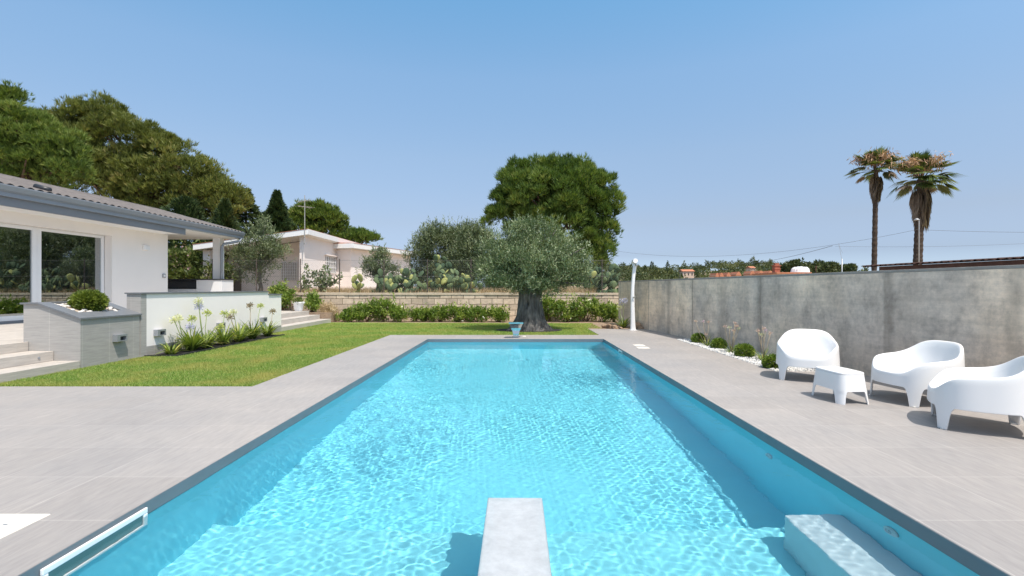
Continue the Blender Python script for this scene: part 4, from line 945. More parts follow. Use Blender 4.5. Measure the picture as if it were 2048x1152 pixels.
def bloom(t, foot, tip, kind, R_=.10, n=70, dry=False, thin=.008):
    foot, tip = Vector(foot), Vector(tip); m_ = foot.lerp(tip, .5) + Vector((random.uniform(-.03, .03), random.uniform(-.03, .03), 0))
    st = MB().tube([foot, m_, tip], [thin * 1.2, thin, thin], 6).build('stem', M['stalk_dry' if dry else 'stalk'], t, smooth=True)
    d = unit(n); d[:, 2] = d[:, 2] * .8 + .25; d = nrm(d); base_ = np.array(tip)[None] + d * R_ * rng.uniform(.35, .9, (n, 1))
    o = cards(base_, nrm(d + unit(n) * .35), R_ * .5, R_ * .24, 'flower_head', FL[kind], None, rng.random(n))
    o2 = cards(np.repeat(np.array(tip)[None], n, 0), nrm(base_ - np.array(tip)), np.linalg.norm(base_ - np.array(tip), axis=1) + R_ * .1, .006, 'flower_head', FL[kind], None, .2 * rng.random(n))
    o.parent = t; o2.parent = t; t0_ = np.array(t.location, dtype=np.float32)
    for q_ in (o, o2):
        cc = np.empty(len(q_.data.vertices) * 3, dtype=np.float32); q_.data.vertices.foreach_get('co', cc); cc = cc.reshape(-1, 3) - t0_; q_.data.vertices.foreach_set('co', cc.ravel())
    o = join([o, o2])
    # thin rays that carry the florets
    o.parent = st
def onplane(px, py, x): d = x / ((px - 1032) / 1000); return P(px, py, d)
beds = [((343, 706), 14, .28, 'smallest agapanthus clump, at the near end of the flower bed', []),
        ((384, 704), 40, .50, 'large bright agapanthus clump with two pale flower heads near the bed front', [(348, 640, 'white'), (357, 637, 'white'), (384, 637, 'green'), (380, 654, 'blue')]),
        ((412, 700), 26, .42, 'agapanthus carrying the tallest white and blue flower heads', [(397, 602, 'white'), (398, 613, 'blue'), (414, 626, 'green')]),
        ((447, 693), 34, .46, 'agapanthus clump under the middle wall light', [(449, 627, 'green'), (440, 654, 'green')]),
        ((478, 686), 34, .46, 'agapanthus with a white and a faded head, just past the middle wall light', [(467, 625, 'white'), (461, 635, 'brown')]),
        ((505, 680), 34, .48, 'agapanthus with yellowing leaves and one brown seed head', [(501, 611, 'brown'), (521, 612, 'green')]),
        ((535, 672), 30, .46, 'agapanthus clump at the far end of the flower bed', [(545, 623, 'brown')])]
for (px, py), n, L, lab, fl in beds:
    p = onplane(px, py, -7.72); t = thing('agapanthus', (p.x, p.y, .01), lab, 'plant', 'agapanthus in the bed by the white wall')
    straps(t, (p.x, p.y, .01), n * 3, L * 1.35, .05)
    for fx_, fy_, k in fl:
        q = onplane(fx_, fy_, -7.78 + random.uniform(-.1, .1)); bloom(t, (p.x * .7 + q.x * .3, p.y * .7 + q.y * .3, .05), q, k, .10, 90, k == 'brown')
p = G(1247, 655, -.02); t = thing('agapanthus', p, 'agapanthus with two pale blue flower heads beside the white shower', 'plant'); straps(t, p, 70, .55, .04)
bloom(t, p, P(1247, 602, p.y), 'blue', .14, 90); bloom(t, p, P(1239, 615, p.y), 'white', .11, 70)
# gravel bed with box balls and wild garlic
M['gravel'] = plain('white_gravel', (.86, .85, .83), .8, .08, 20, 1, .02)
def wallx(y): return WA.x + (WB.x - WA.x) * (y - WA.y) / (WB.y - WA.y)
gb = MB().slab([(4.69, 9.01), (wallx(9.01) - .005, 9.01), (wallx(14.6) - .005, 14.6), (4.69, 14.6)], -.056, -.012); tag(gb.build('gravel_base', M['gravel']), kind='structure')
n = 6500; y = rng.uniform(9.02, 14.58, n); x = rng.uniform(0, 1, n); x = 4.69 + x * (wallx(y) - 4.72); r_ = rng.uniform(.014, .032, n); c = np.stack([x, y, -.012 + rng.uniform(0, .025, n)], 1)
oct_ = np.array([(1, 0, 0), (-1, 0, 0), (0, 1, 0), (0, -1, 0), (0, 0, 1), (0, 0, -1)]); of = np.array([(0, 2, 4), (2, 1, 4), (1, 3, 4), (3, 0, 4), (2, 0, 5), (1, 2, 5), (3, 1, 5), (0, 3, 5)])
J = oct_[None] * rng.uniform(.6, 1.2, (n, 6, 1)) + rng.normal(size=(n, 6, 3)) * .15; Q = np.linalg.qr(rng.normal(size=(n, 3, 3)))[0]
V = c[:, None] + np.einsum('nij,nkj->nki', Q, J) * r_[:, None, None] * np.array([1, 1, .8]); F = (of[None] + (np.arange(n) * 6)[:, None, None]).reshape(-1, 3)
tag(np_mesh('gravel', V.reshape(-1, 3), F, 3, M['gravel'], smooth=False), kind='stuff')
def ball(label, c, r, rz, group=None, n=2600):
    t = thing('box_ball', c, label, 'bush', group); d = unit(n); d = d[d[:, 2] > -.75]; m = len(d)
    lump = 1 + .05 * np.sin(7 * d[:, 0] + 3) * np.sin(6 * d[:, 2]) + rng.normal(size=m) * .06
    Pt = np.array(c) + np.array([0, 0, rz * .85]) + d * np.array([r, r, rz]) * (lump * rng.uniform(.8, 1, m))[:, None]
    cards(Pt, nrm(d + unit(m) * .7), .065 * r / .3 + .02, .03 * r / .3 + .008, 'leaves', M['box'] if r > .22 else M['laurel'], t, .6 * rng.random(m) + .2 * (1 + np.sin(9 * d[:, 0]) * np.sin(8 * d[:, 1])))
    b = MB(); b.tube([c, Vector(c) + Vector((0, 0, rz))], .03, 6)
    for k in range(10): b.tube([Vector(c) + Vector((0, 0, rz * .4)), Vector(c) + Vector((0, 0, rz * .85)) + Vector(unit(1)[0]) * r * .75], [.015, .005], 4)
    b.build('branches', M['bark_brown'], t)
ball('clipped round bush growing in the grey tiled planter', (-8.57, 10.03, 1.06), .26, .19, None, 6500)
for px, py, r, lab in ((1400, 686, .165, 'farthest clipped ball bush in the white gravel'), (1441, 697.5, .16, 'second clipped ball bush from the far end of the gravel'), (1493, 714, .175, 'third and roundest clipped ball bush in the gravel'), (1551, 737, .155, 'nearest clipped ball bush, half hidden by the armchair leg')):
    p = G(px, py); ball(lab, (p.x, p.y + .1, -.02), r, r * .85, 'ball bushes in the gravel strip')
for (px, py), n, lab, fl in (((1413, 692), 26, 'tulbaghia tuft beside the farthest ball bush', [(1391, 642, 'pinkish'), (1406, 642.5, 'lilac'), (1418, 643, 'pinkish'), (1412, 668, 'pinkish')]),
                             ((1463, 705), 34, 'tulbaghia tuft between the second and third ball bush', [(1450, 653, 'pinkish'), (1459, 655, 'white'), (1470, 646, 'pinkish'), (1474, 652, 'pinkish'), (1478, 657, 'white'), (1467, 660, 'pinkish')]),
                             ((1526, 720), 34, 'tulbaghia tuft with the tallest flower stalks, right of the roundest ball bush', [(1526, 656, 'pinkish'), (1516, 662, 'pinkish'), (1531, 661, 'lilac'), (1541, 666, 'pinkish'), (1523, 668, 'white')])):
    p = G(px, py); t = thing('tulbaghia', (p.x, p.y, -.02), lab, 'plant', 'flowering tufts in the gravel strip'); straps(t, (p.x, p.y, -.02), n, .36, .016, .6)
    for fx_, fy_, k in fl: q = P(fx_, fy_, p.y + random.uniform(-.1, .1)); bloom(t, p, q, k, .05, 26, True, .005)

# --- palms
M['frond'] = leafmat('palm_frond', [(.1, (.04, .07, .02)), (.5, (.10, .145, .04)), (.9, (.24, .27, .09))], .25, .45, .4)
M['frond_dead'] = leafmat('dead_frond', [(.1, (.13, .10, .08)), (.6, (.26, .20, .155)), (.95, (.42, .34, .26))], .2, .8, .1)
M['palm_flower'] = leafmat('palm_flower_stalk', [(.1, (.34, .20, .13)), (.9, (.62, .42, .28))], .2, .8, .1)
M['palm_bark'] = bark('palm_bark', (.10, .075, .06), 5, (1, 1, 3), 1, .05)
def palm(label, d, px_b, px_t, py_top, r_px, trunk_px, skirt_px, seed, lean=0):
    rr = np.random.default_rng(seed); s = d / 1000; top = P(px_t, py_top, d); base = Vector((P(px_b, 575, d).x, d, .4)); Rr = r_px * s
    t = thing('palm_tree', base, label, 'palm'); b = MB(); N = 60; pts, rs = [], []
    for i in range(N + 1):
        f = i / N; pts.append(base.lerp(top, f)); rs.append(trunk_px * s / 2 * (1.12 - .2 * f) * (1 + .07 * ((i * 7) % 5 - 2) / 2))
    b.tube(pts, rs, 12); b.build('trunk', M['palm_bark'], t)
    def fan(V, F, rn, c, ax, L, K, spreadA, w, side, droop):
        ax = ax.normalized(); sd = ax.cross(Vector((0, 0, 1)) if abs(ax.z) < .95 else Vector((1, 0, 0))).normalized(); r0 = rr.random()
        for k in range(K):
            a = (k / (K - 1) - .5) * spreadA; dd = (ax * math.cos(a) + sd * math.sin(a)).normalized(); l = L * (1 - .35 * abs(a) / (spreadA / 2 + .01)) * rr.uniform(.85, 1.1)
            nn = dd.cross(sd if abs(math.cos(a)) > .3 else ax).normalized(); ws = dd.cross(nn).normalized() * w; e1 = c + dd * l * .55; e2 = c + dd * l + Vector((0, 0, -droop * l)); b0 = len(V)
            V += [tuple(c), tuple(e1 + ws), tuple(e2), tuple(e1 - ws)]; F.append((b0, b0 + 1, b0 + 2, b0 + 3)); rn.append(.6 * r0 + .4 * rr.random())
    V, F, rn = [], [], []; Vd, Fd, rd = [], [], []; b = MB()
    for i in range(56):
        a = rr.uniform(0, 6.283); el = rr.uniform(-.5, 1.45) ; out = Vector((math.cos(a) * math.cos(el), math.sin(a) * math.cos(el), math.sin(el)))
        pet = Rr * rr.uniform(.28, .58); c = top + out * pet; b.tube([top + Vector((0, 0, -.1)), c], [.014, .009], 5)
        ax = out + Vector((rr.uniform(-.25, .25), rr.uniform(-.25, .25), rr.uniform(-.5, .1))); dead = el < -.2 and rr.random() < .35
        fan(*((Vd, Fd, rd) if dead else (V, F, rn)), c, ax, Rr * rr.uniform(.42, .62), 17, 1.7, .045 * s / .028, 0, rr.uniform(.02, .3))
    np_mesh('fronds', V, F, 4, M['frond'], t, rn); b.build('petioles', M['palm_bark'], t)
    # skirt of dead leaves hanging round the trunk
    for i in range(130):
        a = rr.uniform(0, 6.283); f = rr.random(); h = skirt_px * s; c = top + Vector((math.cos(a), math.sin(a), 0)) * (trunk_px * s * .45 + Rr * .13 * (1 - f) * rr.uniform(.4, 1)) + Vector((0, 0, -.25 * Rr - f * h * .6))
        fan(Vd, Fd, rd, c, Vector((math.cos(a) * .08, math.sin(a) * .08, -1)), h * rr.uniform(.35, .5), 6, .5, .05 * s / .028, 0, 0)
    np_mesh('dead_skirt', Vd, Fd, 4, M['frond_dead'], t, rd)
    for k in range(6):                                     # drooping dry flower plumes
        a = k * .9 + rr.uniform(-.2, .2); ln = Rr * rr.uniform(.75, 1.0); m = 150; u = rr.uniform(.25, 1, m)
        arc = lambda u: np.stack([np.cos(a) * ln * u * .8, np.sin(a) * ln * u * .8, Rr * (1.25 * u - .85 * u ** 2.2) + .05], -1)
        stem = [top + Vector(arc(np.array(q))) for q in np.linspace(0, 1, 7)]
        Pt = np.array(top) + arc(u) + rr.normal(size=(m, 3)) * .075 * Rr * (.4 + u[:, None])
        fo = cards(Pt, nrm(rr.normal(size=(m, 3)) * .7 + np.array([0, 0, -.9])), .28 * s / .028, .05 * s / .028, 'flower_stalk', M['palm_flower'], t, rr.random(m))
        us = np.linspace(0, .97, 24); fo2 = cards(np.array(top) + arc(us), nrm(arc(us + .03) - arc(us)), ln * .16, .05, 'flower_stalk', M['palm_flower'], t, rr.random(24)); join([fo, fo2])
palm('taller thinner fan palm, left of the two beyond the concrete wall', 34, 1747, 1752, 338, 49, 9.0, 58, 4)
palm('stouter fan palm with thick dead skirt, right of the two beyond the concrete wall', 29, 1832, 1842, 358, 66, 15, 88, 9)

# --- far wooded hill: one mass
Vw, Rw = [], []
n = 520; rt = rng.uniform(-.05, .70, n); yy = rng.uniform(190, 440, n); xx = rt * yy; zz = field_z(xx, yy); per = 200
hh = rng.uniform(3.2, 7.5, n); tall = rng.random(n) < .18; wd = np.where(tall, rng.uniform(1.2, 2.0, n), rng.uniform(3.2, 6.5, n)); hh = np.where(tall, hh * 1.3, hh)
ci = np.repeat(np.arange(n), per); d = unit(n * per); d[:, 2] = np.abs(d[:, 2]) * 1.0
lump = 1 + .25 * np.sin(5 * d[:, 0] + ci) * np.sin(4 * d[:, 1] + ci * 2)
Pt = np.stack([xx, yy, zz + hh * .35], 1)[ci] + d * np.stack([wd, wd, hh * .65], 1)[ci] * lump[:, None] * rng.uniform(.75, 1, (n * per, 1))
M['far_wood'] = leafmat('far_wood', [(.05, (.035, .055, .022)), (.5, (.085, .11, .04)), (.95, (.16, .17, .06))], .15)
wood = cards(Pt, nrm(d + unit(n * per) * .6), 1.0 * rng.uniform(.6, 1.3, n * per), .6, 'woodland', M['far_wood'], None, .7 * rng.random(n)[ci] + .3 * rng.random(n * per))
tag(wood, kind='stuff')
def fartree(label, px, pyt, w_px, h_px, d, n=2600):
    p = P(px, pyt, d); s = d / 1000; g_ = float(field_z(np.array(p.x), np.array(p.y))); t = thing('umbrella_pine', (p.x, d, g_), label, 'tree'); lb = []
    for k in range(9): lb.append((p.x + random.uniform(-.38, .38) * w_px * s, d + random.uniform(-.3, .3) * w_px * s, p.z - h_px * s * random.uniform(.35, .7), w_px * s * .2, w_px * s * .2, h_px * s * .3))
    cen, dr = clumps_from_lobes(lb, 110, up=.4); leafy('crown', M['far_wood'], t, cen, .055 * w_px * s, 40, 1.0 * d / 200, .5 * d / 200, .7, .2)
    MB().tube([(p.x, d, g_ - .5), (p.x, d, p.z - h_px * s * .4)], .3 * d / 200, 6).build('trunk', M['bark_brown'], t)
fartree('broad far umbrella pine on the hill, right of the white tank', 1632, 516, 92, 38, 200)
fartree('far umbrella pine on the hill crest just left of the white tank', 1588, 521, 56, 30, 210)
fartree('small far pine at the right end of the hill, before the palms', 1694, 526, 34, 24, 210)

# ------------------------------------------------------------------ garden furniture
M['plastic'] = plain('white_plastic', (.80, .80, .80), .35, .012, 2, spec=.4, obj=True)
M['pad'] = plain('foot_pad', (.70, .69, .66), .6, .03, 3, obj=True)
def superell(th, a, b_, n):
    c, s = math.cos(th), math.sin(th); return a * math.copysign(abs(c) ** (2 / n), c), b_ * math.copysign(abs(s) ** (2 / n), s)
def interp(x, pts):
    for (x0, y0), (x1, y1) in zip(pts, pts[1:]):
        if x <= x1:
            f = (x - x0) / (x1 - x0); f = f * f * (3 - 2 * f) ; return y0 + (y1 - y0) * f
    return pts[-1][1]
def ringmesh(rings, K, close_top=True):
    V = [p for r in rings for p in r]; F = []
    for i in range(len(rings) - 1):
        for j in range(K): F.append((i * K + j, i * K + (j + 1) % K, (i + 1) * K + (j + 1) % K, (i + 1) * K + j))
    if close_top: F.append(tuple((len(rings) - 1) * K + j for j in range(K)))
    return V, F
def legcut(th, hmax, foot, flank):
    """height of the skirt edge: 0 at the four feet, an arch between"""
    q = (th % (math.pi / 2)); dl = abs(q - math.pi / 4); 
    if dl < foot: return 0.0
    u = min(1, (dl - foot) / flank); return hmax * (1 - (1 - u) ** 3.2)
def make_chair():
    t = thing('armchair', (0, 0, 0), 'x', 'armchair', 'white armchairs on the deck'); K = 240; A, B = .47, .445; EXP = 2.7
    RIM = [(0, .80), (.10, .80), (.22, .765), (.36, .645), (.46, .60), (.60, .575), (.70, .555), (.755, .50), (.81, .435), (.88, .41), (1.0, .405)]
    rings = []; angs = []
    for j in range(K): angs.append(2 * math.pi * j / K)
    def ring(fn): rings.append([fn(th) for th in angs])
    raw = lambda th: interp(abs(((th - math.pi / 2 + math.pi) % (2 * math.pi)) - math.pi) / math.pi, RIM)
    arr = [raw(a_) for a_ in angs]; HW = 17; wts = [1 + math.cos(math.pi * i / (HW + 1)) for i in range(-HW, HW + 1)]
    smo = [sum(arr[(j + i) % K] * wts[i + HW] for i in range(-HW, HW + 1)) / sum(wts) for j in range(K)]
    def rim(th): return smo[int(round(th / (2 * math.pi) * K)) % K]
    def pt(th, k, z): x, y = superell(th, A * k, B * k, EXP); back = max(0, y / B); return (x, y + .05 * (z / .8) * back, z)
    kz = lambda z: 1.0 - .085 * (z / .8)
    zb = lambda th: legcut(th, .235, .135, .22)
    # inside of the skirt, then outside, rim, bowl
    ring(lambda th: pt(th, kz(.33) - .10, .335)); ring(lambda th: pt(th, kz(.2) - .045, max(.2, zb(th)))); ring(lambda th: pt(th, kz(0) - .04, zb(th)))
    ring(lambda th: pt(th, kz(zb(th)), zb(th)))
    for f in (.02, .12, .3, .5, .7, .85, .95): ring(lambda th, f=f: pt(th, kz(zb(th) + (rim(th) - .045 - zb(th)) * f), zb(th) + (rim(th) - .045 - zb(th)) * f))
    for a in (0, 25, 50, 75, 100, 130, 160):
        g = R(a); ring(lambda th, g=g: pt(th, kz(rim(th)) - .055 * (1 - math.cos(g)), rim(th) - .045 + .045 * math.sin(g) - .012 * (1 - math.cos(g))))
    seat = .365
    for f in (.985, .96, .92, .87, .82, .77, .72, .66, .60, .52, .42, .30, .18, .07):
        def fn(th, f=f):
            k0 = kz(rim(th)) - .12; u = min(1, max(0, (f - .56) / .44)); w = u ** 1.9; z = seat - .015 * (1 - f) + (rim(th) - .055 - seat) * w
            return pt(th, k0 * f, z)
        ring(fn)
    V, F = ringmesh(rings, K)
    n_in = 3
    b = MB().add(V, F); o = b.build('seat_shell', M['plastic'], t, smooth=True)
    for sx in (-1, 1):
        for sy in (-1, 1):
            x, y = superell(math.atan2(sy, sx), A, B, 2.7)
            MB().box(x * .955 - .028, x * .955 + .028, y * .955 - .028, y * .955 + .028, -.002, .012).build('foot_pad', M['pad'], t, bevel=.004)
    return t
ch = make_chair()
def put_chair(o, x, y, face, label): o.location = (x, y, .002); o.rotation_euler.z = math.atan2(face[1], face[0]) + math.pi / 2; o['label'] = label
c2 = copy_tree(ch); c3 = copy_tree(ch)
put_chair(ch, 4.82, 8.28, (-.50, -.86), 'white moulded armchair at the back, facing the camera beside the gravel strip')
put_chair(c2, 5.32, 6.66, (-1, -.06), 'white moulded armchair in the middle, facing the pool behind the small table')
put_chair(c3, 5.02, 5.42, (-.817, .577), 'white moulded armchair cut by the right edge of the photo, seen from its side')
def make_table():
    t = thing('side_table', (0, 0, 0), 'low white moulded plastic side table standing among the white armchairs', 'table'); K = 200; A, B = .225, .355
    angs = [2 * math.pi * j / K for j in range(K)]; rings = []
    def pt(th, k, z): x, y = superell(th, A * k, B * k, 4); return (x, y, z)
    kz = lambda z: 1 - .17 * z / .4
    zb = lambda th: legcut(th, .165, .33, .22)
    for k, fz_ in ((-.06, lambda th: max(.17, zb(th))), (-.035, zb), (0, zb)): rings.append([pt(th, kz(zb(th)) + k, fz_(th)) for th in angs])
    for f in (.05, .2, .4, .6, .8, .97, 1): rings.append([pt(th, kz(zb(th) + (.372 - zb(th)) * f), zb(th) + (.372 - zb(th)) * f) for th in angs])
    for k, z in ((-.02, .376), (-.06, .376)): rings.append([pt(th, kz(.372) + k, z) for th in angs])
    V, F = ringmesh(rings, K, False); o = MB().add(V, F).build('body', M['plastic'], t); sm(o, 50)
    rings = [[pt(th, k, z) for th in angs] for k, z in ((.80, .377), (.842, .378), (.842, .388), (.835, .396), (.82, .40), (.6, .403), (.1, .404))]
    V, F = ringmesh(rings, K); V, F = V, F + [tuple(range(K - 1, -1, -1))]; o = MB().add(V, F).build('table_top', M['plastic'], t); sm(o, 50)
    return t
tb = make_table(); tb.location = (4.36, 6.75, .001); tb.rotation_euler.z = R(2)

# ------------------------------------------------------------------ shower, waterfall blade, pool fittings
M['gloss_white'] = plain('gloss_white', (.82, .82, .83), .25, .01, 2)
M['chrome'] = plain('chrome', (.55, .60, .60), .1, .02, 2, metal=1)
s0 = G(1266, 660); sh = thing('outdoor_shower', (s0.x, s0.y, 0), 'slim curved white outdoor shower column at the far corner of the deck', 'shower')
b = MB(); pts = []; N = 24; base_n = len(b.V)
for i in range(N + 1):
    f = i / N; z = f * 2.42; x = s0.x - .02 * math.sin(f * 3.1) + .13 * max(0, f - .55) ** 1.5 * 2; hw = .115 - .035 * min(1, f * 1.6) + .03 * max(0, .1 - f) * 6; hd = .07 - .02 * f
    for j in range(16): a = 2 * math.pi * j / 16; ex, ey = superell(a, hw * .75, hd, 3); b.V.append((x + ex, s0.y + ey, z + .002))
for i in range(N):
    for j in range(16): b.F.append((i * 16 + j, i * 16 + (j + 1) % 16, (i + 1) * 16 + (j + 1) % 16, (i + 1) * 16 + j))
b.F.append(tuple(range(15, -1, -1))); b.F.append(tuple(N * 16 + j for j in range(16))); sm(b.build('column', M['gloss_white'], sh))
tx = b.V[-8][0] + .05
b = MB(); b.tube([(tx - .02, s0.y + .05, 2.44), (tx - .01, s0.y - .14, 2.46)], [.085, .085], 16); sm(b.build('shower_head', M['gloss_white'], sh))
b = MB(); b.tube([(tx + .03, s0.y - .10, 2.38), (tx + .03, s0.y - .13, 2.28)], [.03, .045], 12); b.build('nozzle', M['chrome'], sh, smooth=True)
b = MB(); b.tube([(s0.x, s0.y - .06, 1.18), (s0.x, s0.y - .12, 1.18)], .025, 10); b.tube([(s0.x, s0.y - .11, 1.18), (s0.x + .06, s0.y - .13, 1.2)], .012, 6); b.build('tap', M['chrome'], sh, smooth=True)
MB().box(s0.x - .13, s0.x + .13, s0.y - .1, s0.y + .1, .001, .012).build('base_plate', M['gloss_white'], sh, bevel=.004)

wf = thing('waterfall_spout', (0, 15.25, 0), 'polished steel waterfall spout standing at the far end of the pool', 'fountain')
prof = [(15.30, .0, .085), (15.30, .10, .09), (15.31, .2, .115), (15.30, .29, .15), (15.24, .39, .185), (15.14, .455, .205), (14.98, .485, .215), (14.84, .48, .215)]
V, F = [], []; th_ = .022
for y, z, w in prof: V += [(-w, y, z), (w, y, z)]
n_ = len(prof)
for k, (y, z, w) in enumerate(prof):
    y2, z2, _ = prof[min(k + 1, n_ - 1)]; y1, z1, _ = prof[max(k - 1, 0)]; ty, tz = y2 - y1, z2 - z1; l_ = math.hypot(ty, tz); V += [(-w, y - tz / l_ * th_ * 2, z + ty / l_ * th_ * 2 - .0), (w, y - tz / l_ * th_ * 2, z + ty / l_ * th_ * 2)]
for k in range(n_ - 1):
    a = 2 * k; c = 2 * n_ + 2 * k
    F += [(a, a + 1, a + 3, a + 2), (c + 2, c + 3, c + 1, c), (a, a + 2, c + 2, c), (a + 3, a + 1, c + 1, c + 3)]
F += [(0, 2 * n_, 2 * n_ + 1, 1), (2 * n_ - 2, 2 * n_ - 1, 4 * n_ - 1, 4 * n_ - 2)]
ob = MB().add(V, F).build('blade', M['chrome'], wf)
MB().box(-.13, .13, 15.2, 15.38, .001, .012).build('base_plate', M['chrome'], wf)
MB().box(-.212, .212, 14.842, 15.0, .462, .474).build('lip', M['steel_grey'], wf)

M['lid'] = plain('white_lid', (.80, .76, .68), .5, .03, 4)
def lid(x0, x1, y0, y1, label):
    t = thing('skimmer_lid', ((x0 + x1) / 2, (y0 + y1) / 2, 0), label, 'lid', 'white lids in the deck'); cx, cy = (x0 + x1) / 2, (y0 + y1) / 2; r = min(x1 - x0, y1 - y0) * .44
    MB().box(x0, x1, y0, y1, -.02, .006).build('frame', M['lid'], t, bevel=.003)
    if r > .1:
        b = MB().lathe([(r, .0061), (r, .0095), (r * .96, .0105)], c=(cx, cy, 0), k=40); b.build('cover', M['lid'], t)
        b = MB(); b.box(cx - .05, cx - .02, cy - .008, cy + .008, .0106, .012); b.box(cx + .02, cx + .05, cy - .008, cy + .008, .0106, .012); b.build('finger_hole', M['steel_grey'], t)
lid(3.08, 3.36, 12.95, 13.22, 'farther white square lid set in the right deck'); lid(3.04, 3.33, 12.40, 12.70, 'nearer white square lid set in the right deck'); lid(.20, .31, 15.46, 15.60, 'tiny white lid beside the steel waterfall spout')
lid(-3.42, -3.08, 2.98, 3.31, 'large white square lid in the left deck at the lower left edge')

def frame_on_wall(x, sgn, y0, y1, z0, z1, w, d_, name):
    b = MB(); x0, x1 = sorted((x, x + sgn * d_))
    b.box(x0, x1, y0, y1, z1 - w, z1); b.box(x0, x1, y0, y1, z0, z0 + w); b.box(x0, x1, y0, y0 + w, z0 + w, z1 - w); b.box(x0, x1, y1 - w, y1, z0 + w, z1 - w)
    o = b.build(name, M['gloss_white'], swim, bevel=.006); o.cycles.is_caustics_receiver = True
    xa, xb = sorted((x - sgn * .001, x + sgn * .008)); f = MB().box(xa, xb, y0 + w, y1 - w, z0 + w, z1 - w).build('skimmer_flap', M['flap'], o); f.cycles.is_caustics_receiver = True
M['flap'] = plain('skimmer_flap', (.13, .20, .20), .2, .05, 3)
frame_on_wall(PX0 + .007, 1, 2.72, 3.50, -.26, -.032, .038, .018, 'skimmer'); frame_on_wall(PX1 - .007, -1, 12.1, 12.5, -.22, -.03, .03, .012, 'skimmer')
for y, z in ((3.43, -.30), (5.08, -.46)):
    b = MB(); b.lathe([(.062, 0), (.062, .012), (.05, .02), (.028, .022), (.026, .014), (.012, .012), (.01, .024)], k=28); o = b.build('water_inlet', M['pale_liner'], None, smooth=False); sm(o)
    o.parent = swim; o.location = (PX1 - .001, y, z); o.rotation_euler = (0, R(-90), 0); o.cycles.is_caustics_receiver = True

# ------------------------------------------------------------------ pot, rocks, cables, lamp, mast
pz = P(597, 620, 21.7); pot = thing('flower_pot', (pz.x, 21.7, .504), 'white round flower pot on the top step by the garden wall', 'pot')
b = MB().lathe([(.15, .0), (.155, .02), (.175, .05), (.21, .30), (.225, .33), (.262, .335), (.262, .40), (.235, .40), (.225, .36)], c=(pz.x, 21.7, .505), k=32); sm(b.build('pot', M['gloss_white'], pot))
MB().lathe([(.228, .352), (.05, .37)], c=(pz.x, 21.7, .505), k=24).build('soil', M['soil'], pot)
cen = np.array([(pz.x, 21.7, .94)]) + rng.normal(size=(10, 3)) * np.array([.12, .12, .04]); leafy('plant', M['bush'], pot, cen, .09, 16, .11, .05, .5, .6)
def rock(x, y, z, r, label, seed):
    rr = np.random.default_rng(seed); import bmesh
    bm = bmesh.new(); bmesh.ops.create_icosphere(bm, subdivisions=3, radius=1); pl_ = nrm(rr.normal(size=(14, 3))); of_ = rr.uniform(.62, .9, 14)
    for v in bm.verts:
        n_ = np.array(v.co); k = min(1.0, min([o_ / max(1e-3, float(n_ @ q_)) for q_, o_ in zip(pl_, of_) if float(n_ @ q_) > .05] + [1.0])); k += .03 * math.sin(9 * n_[0] + 7 * n_[1] + 5 * n_[2])
        v.co = Vector((n_[0] * r[0] * k, n_[1] * r[1] * k, n_[2] * r[2] * k))
    me = bpy.data.meshes.new('rock'); bm.to_mesh(me); bm.free(); me.materials.append(M['rock']); o = bpy.data.objects.new('rock', me); C.objects.link(o); o.location = (x, y, z + r[2] * .45); sm(o, 28)
    tag(o, label, 'rock', 'rocks edging the planting by the shower')
M['rock'] = plain('brown_rock', (.36, .25, .17), .95, .45, 3, .9, .04)
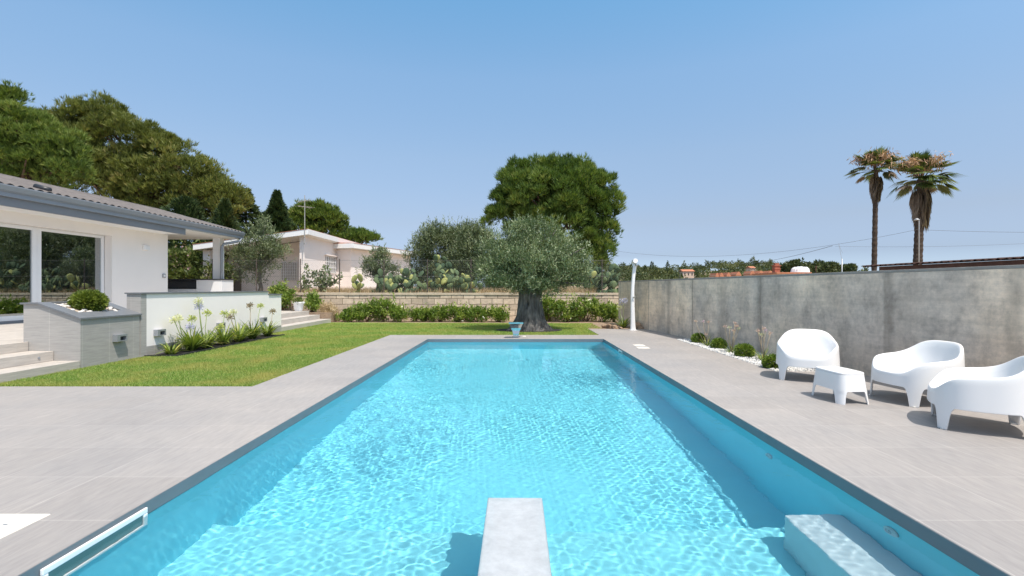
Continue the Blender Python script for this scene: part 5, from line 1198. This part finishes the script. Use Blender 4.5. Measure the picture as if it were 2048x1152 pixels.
for px, py, d, r, lab in ((1214, 650, 18.9, (.22, .16, .14), 'flat brown rock left of the agapanthus by the shower'), (1229, 653, 18.7, (.16, .13, .11), 'small brown rock touching the agapanthus on its left'), (1279, 652, 18.65, (.2, .16, .17), 'tan rock just right of the shower foot'),
                         (1290, 654, 18.5, (.19, .16, .20), 'largest brown rock against the concrete wall'), (1285, 656, 18.35, (.12, .1, .1), 'small rock in front of the tan rock at the shower'), (1241, 657, 18.35, (.10, .08, .07), 'pebble sized rock at the deck edge before the agapanthus')):
    p = P(px, py, d); rock(min(p.x, wallx(d) - r[0] - .02), d, -.03, r, lab, int(px))
M['cable'] = plain('cable', (.09, .09, .10), .6, .05, 2); M['pale_metal'] = plain('pale_metal', (.42, .43, .44), .4, .04, 4, metal=.3)
lp = P(1838, 440, 27.0)
sl = thing('street_lamp', (lp.x, 27, .3), 'thin grey street lamp standing in front of the stouter palm', 'lamp')
MB().tube([(lp.x, 27, .3), (lp.x, 27, lp.z - .05), (lp.x - .03, 27, lp.z + .02)], [.04, .03, .026], 10).build('pole', M['pale_metal'], sl, smooth=True)
b = MB(); b.lathe([(.02, .10), (.08, .05), (.14, .01), (.13, -.02), (.04, -.03)], c=(lp.x - .12, 27, lp.z + .02), k=16); b.build('lamp_head', M['pale_metal'], sl, smooth=True)
def cable(a, b_, sag, r, label):
    a, b_ = Vector(a), Vector(b_); pts = [a.lerp(b_, i / 30) + Vector((0, 0, -sag * 4 * (i / 30) * (1 - i / 30))) for i in range(31)]
    tag(MB().tube(pts, r, 5).build('power_cable', M['cable'], smooth=True), label, 'cable')
cable(P(1195, 495, 45), P(1838, 458, 27.05), 1.1, .007, 'thin sagging cable from behind the umbrella pine to the street lamp'); cable(P(1840, 459, 26.95), P(2150, 464, 24), .05, .007, 'thin cable from the street lamp out past the right edge')
cable(P(1480, 527, 60), P(1665, 491, 30), .25, .013, 'darker cable rising from the hill trees towards the slim white mast'); cable(P(1670, 492, 30), P(2150, 481, 28), .15, .005, 'lowest faint cable crossing behind the palm trunks')
mp_ = P(1684, 540, 30); ms = thing('mast', (mp_.x, 30, .4), 'slim pale mast with a slanted antenna rod behind the concrete wall', 'mast')
tp_ = P(1684, 517, 30); MB().tube([(mp_.x, 30, .4), (tp_.x, 30, tp_.z)], .03, 8).build('pole', M['pale_metal'], ms, smooth=True)
MB().tube([P(1684, 520, 30), P(1677, 486, 30)], [.010, .006], 5).build('rod', M['pale_metal'], ms); MB().tube([P(1677, 487, 30), P(1685, 506, 30)], .006, 5).build('rod', M['pale_metal'], ms)
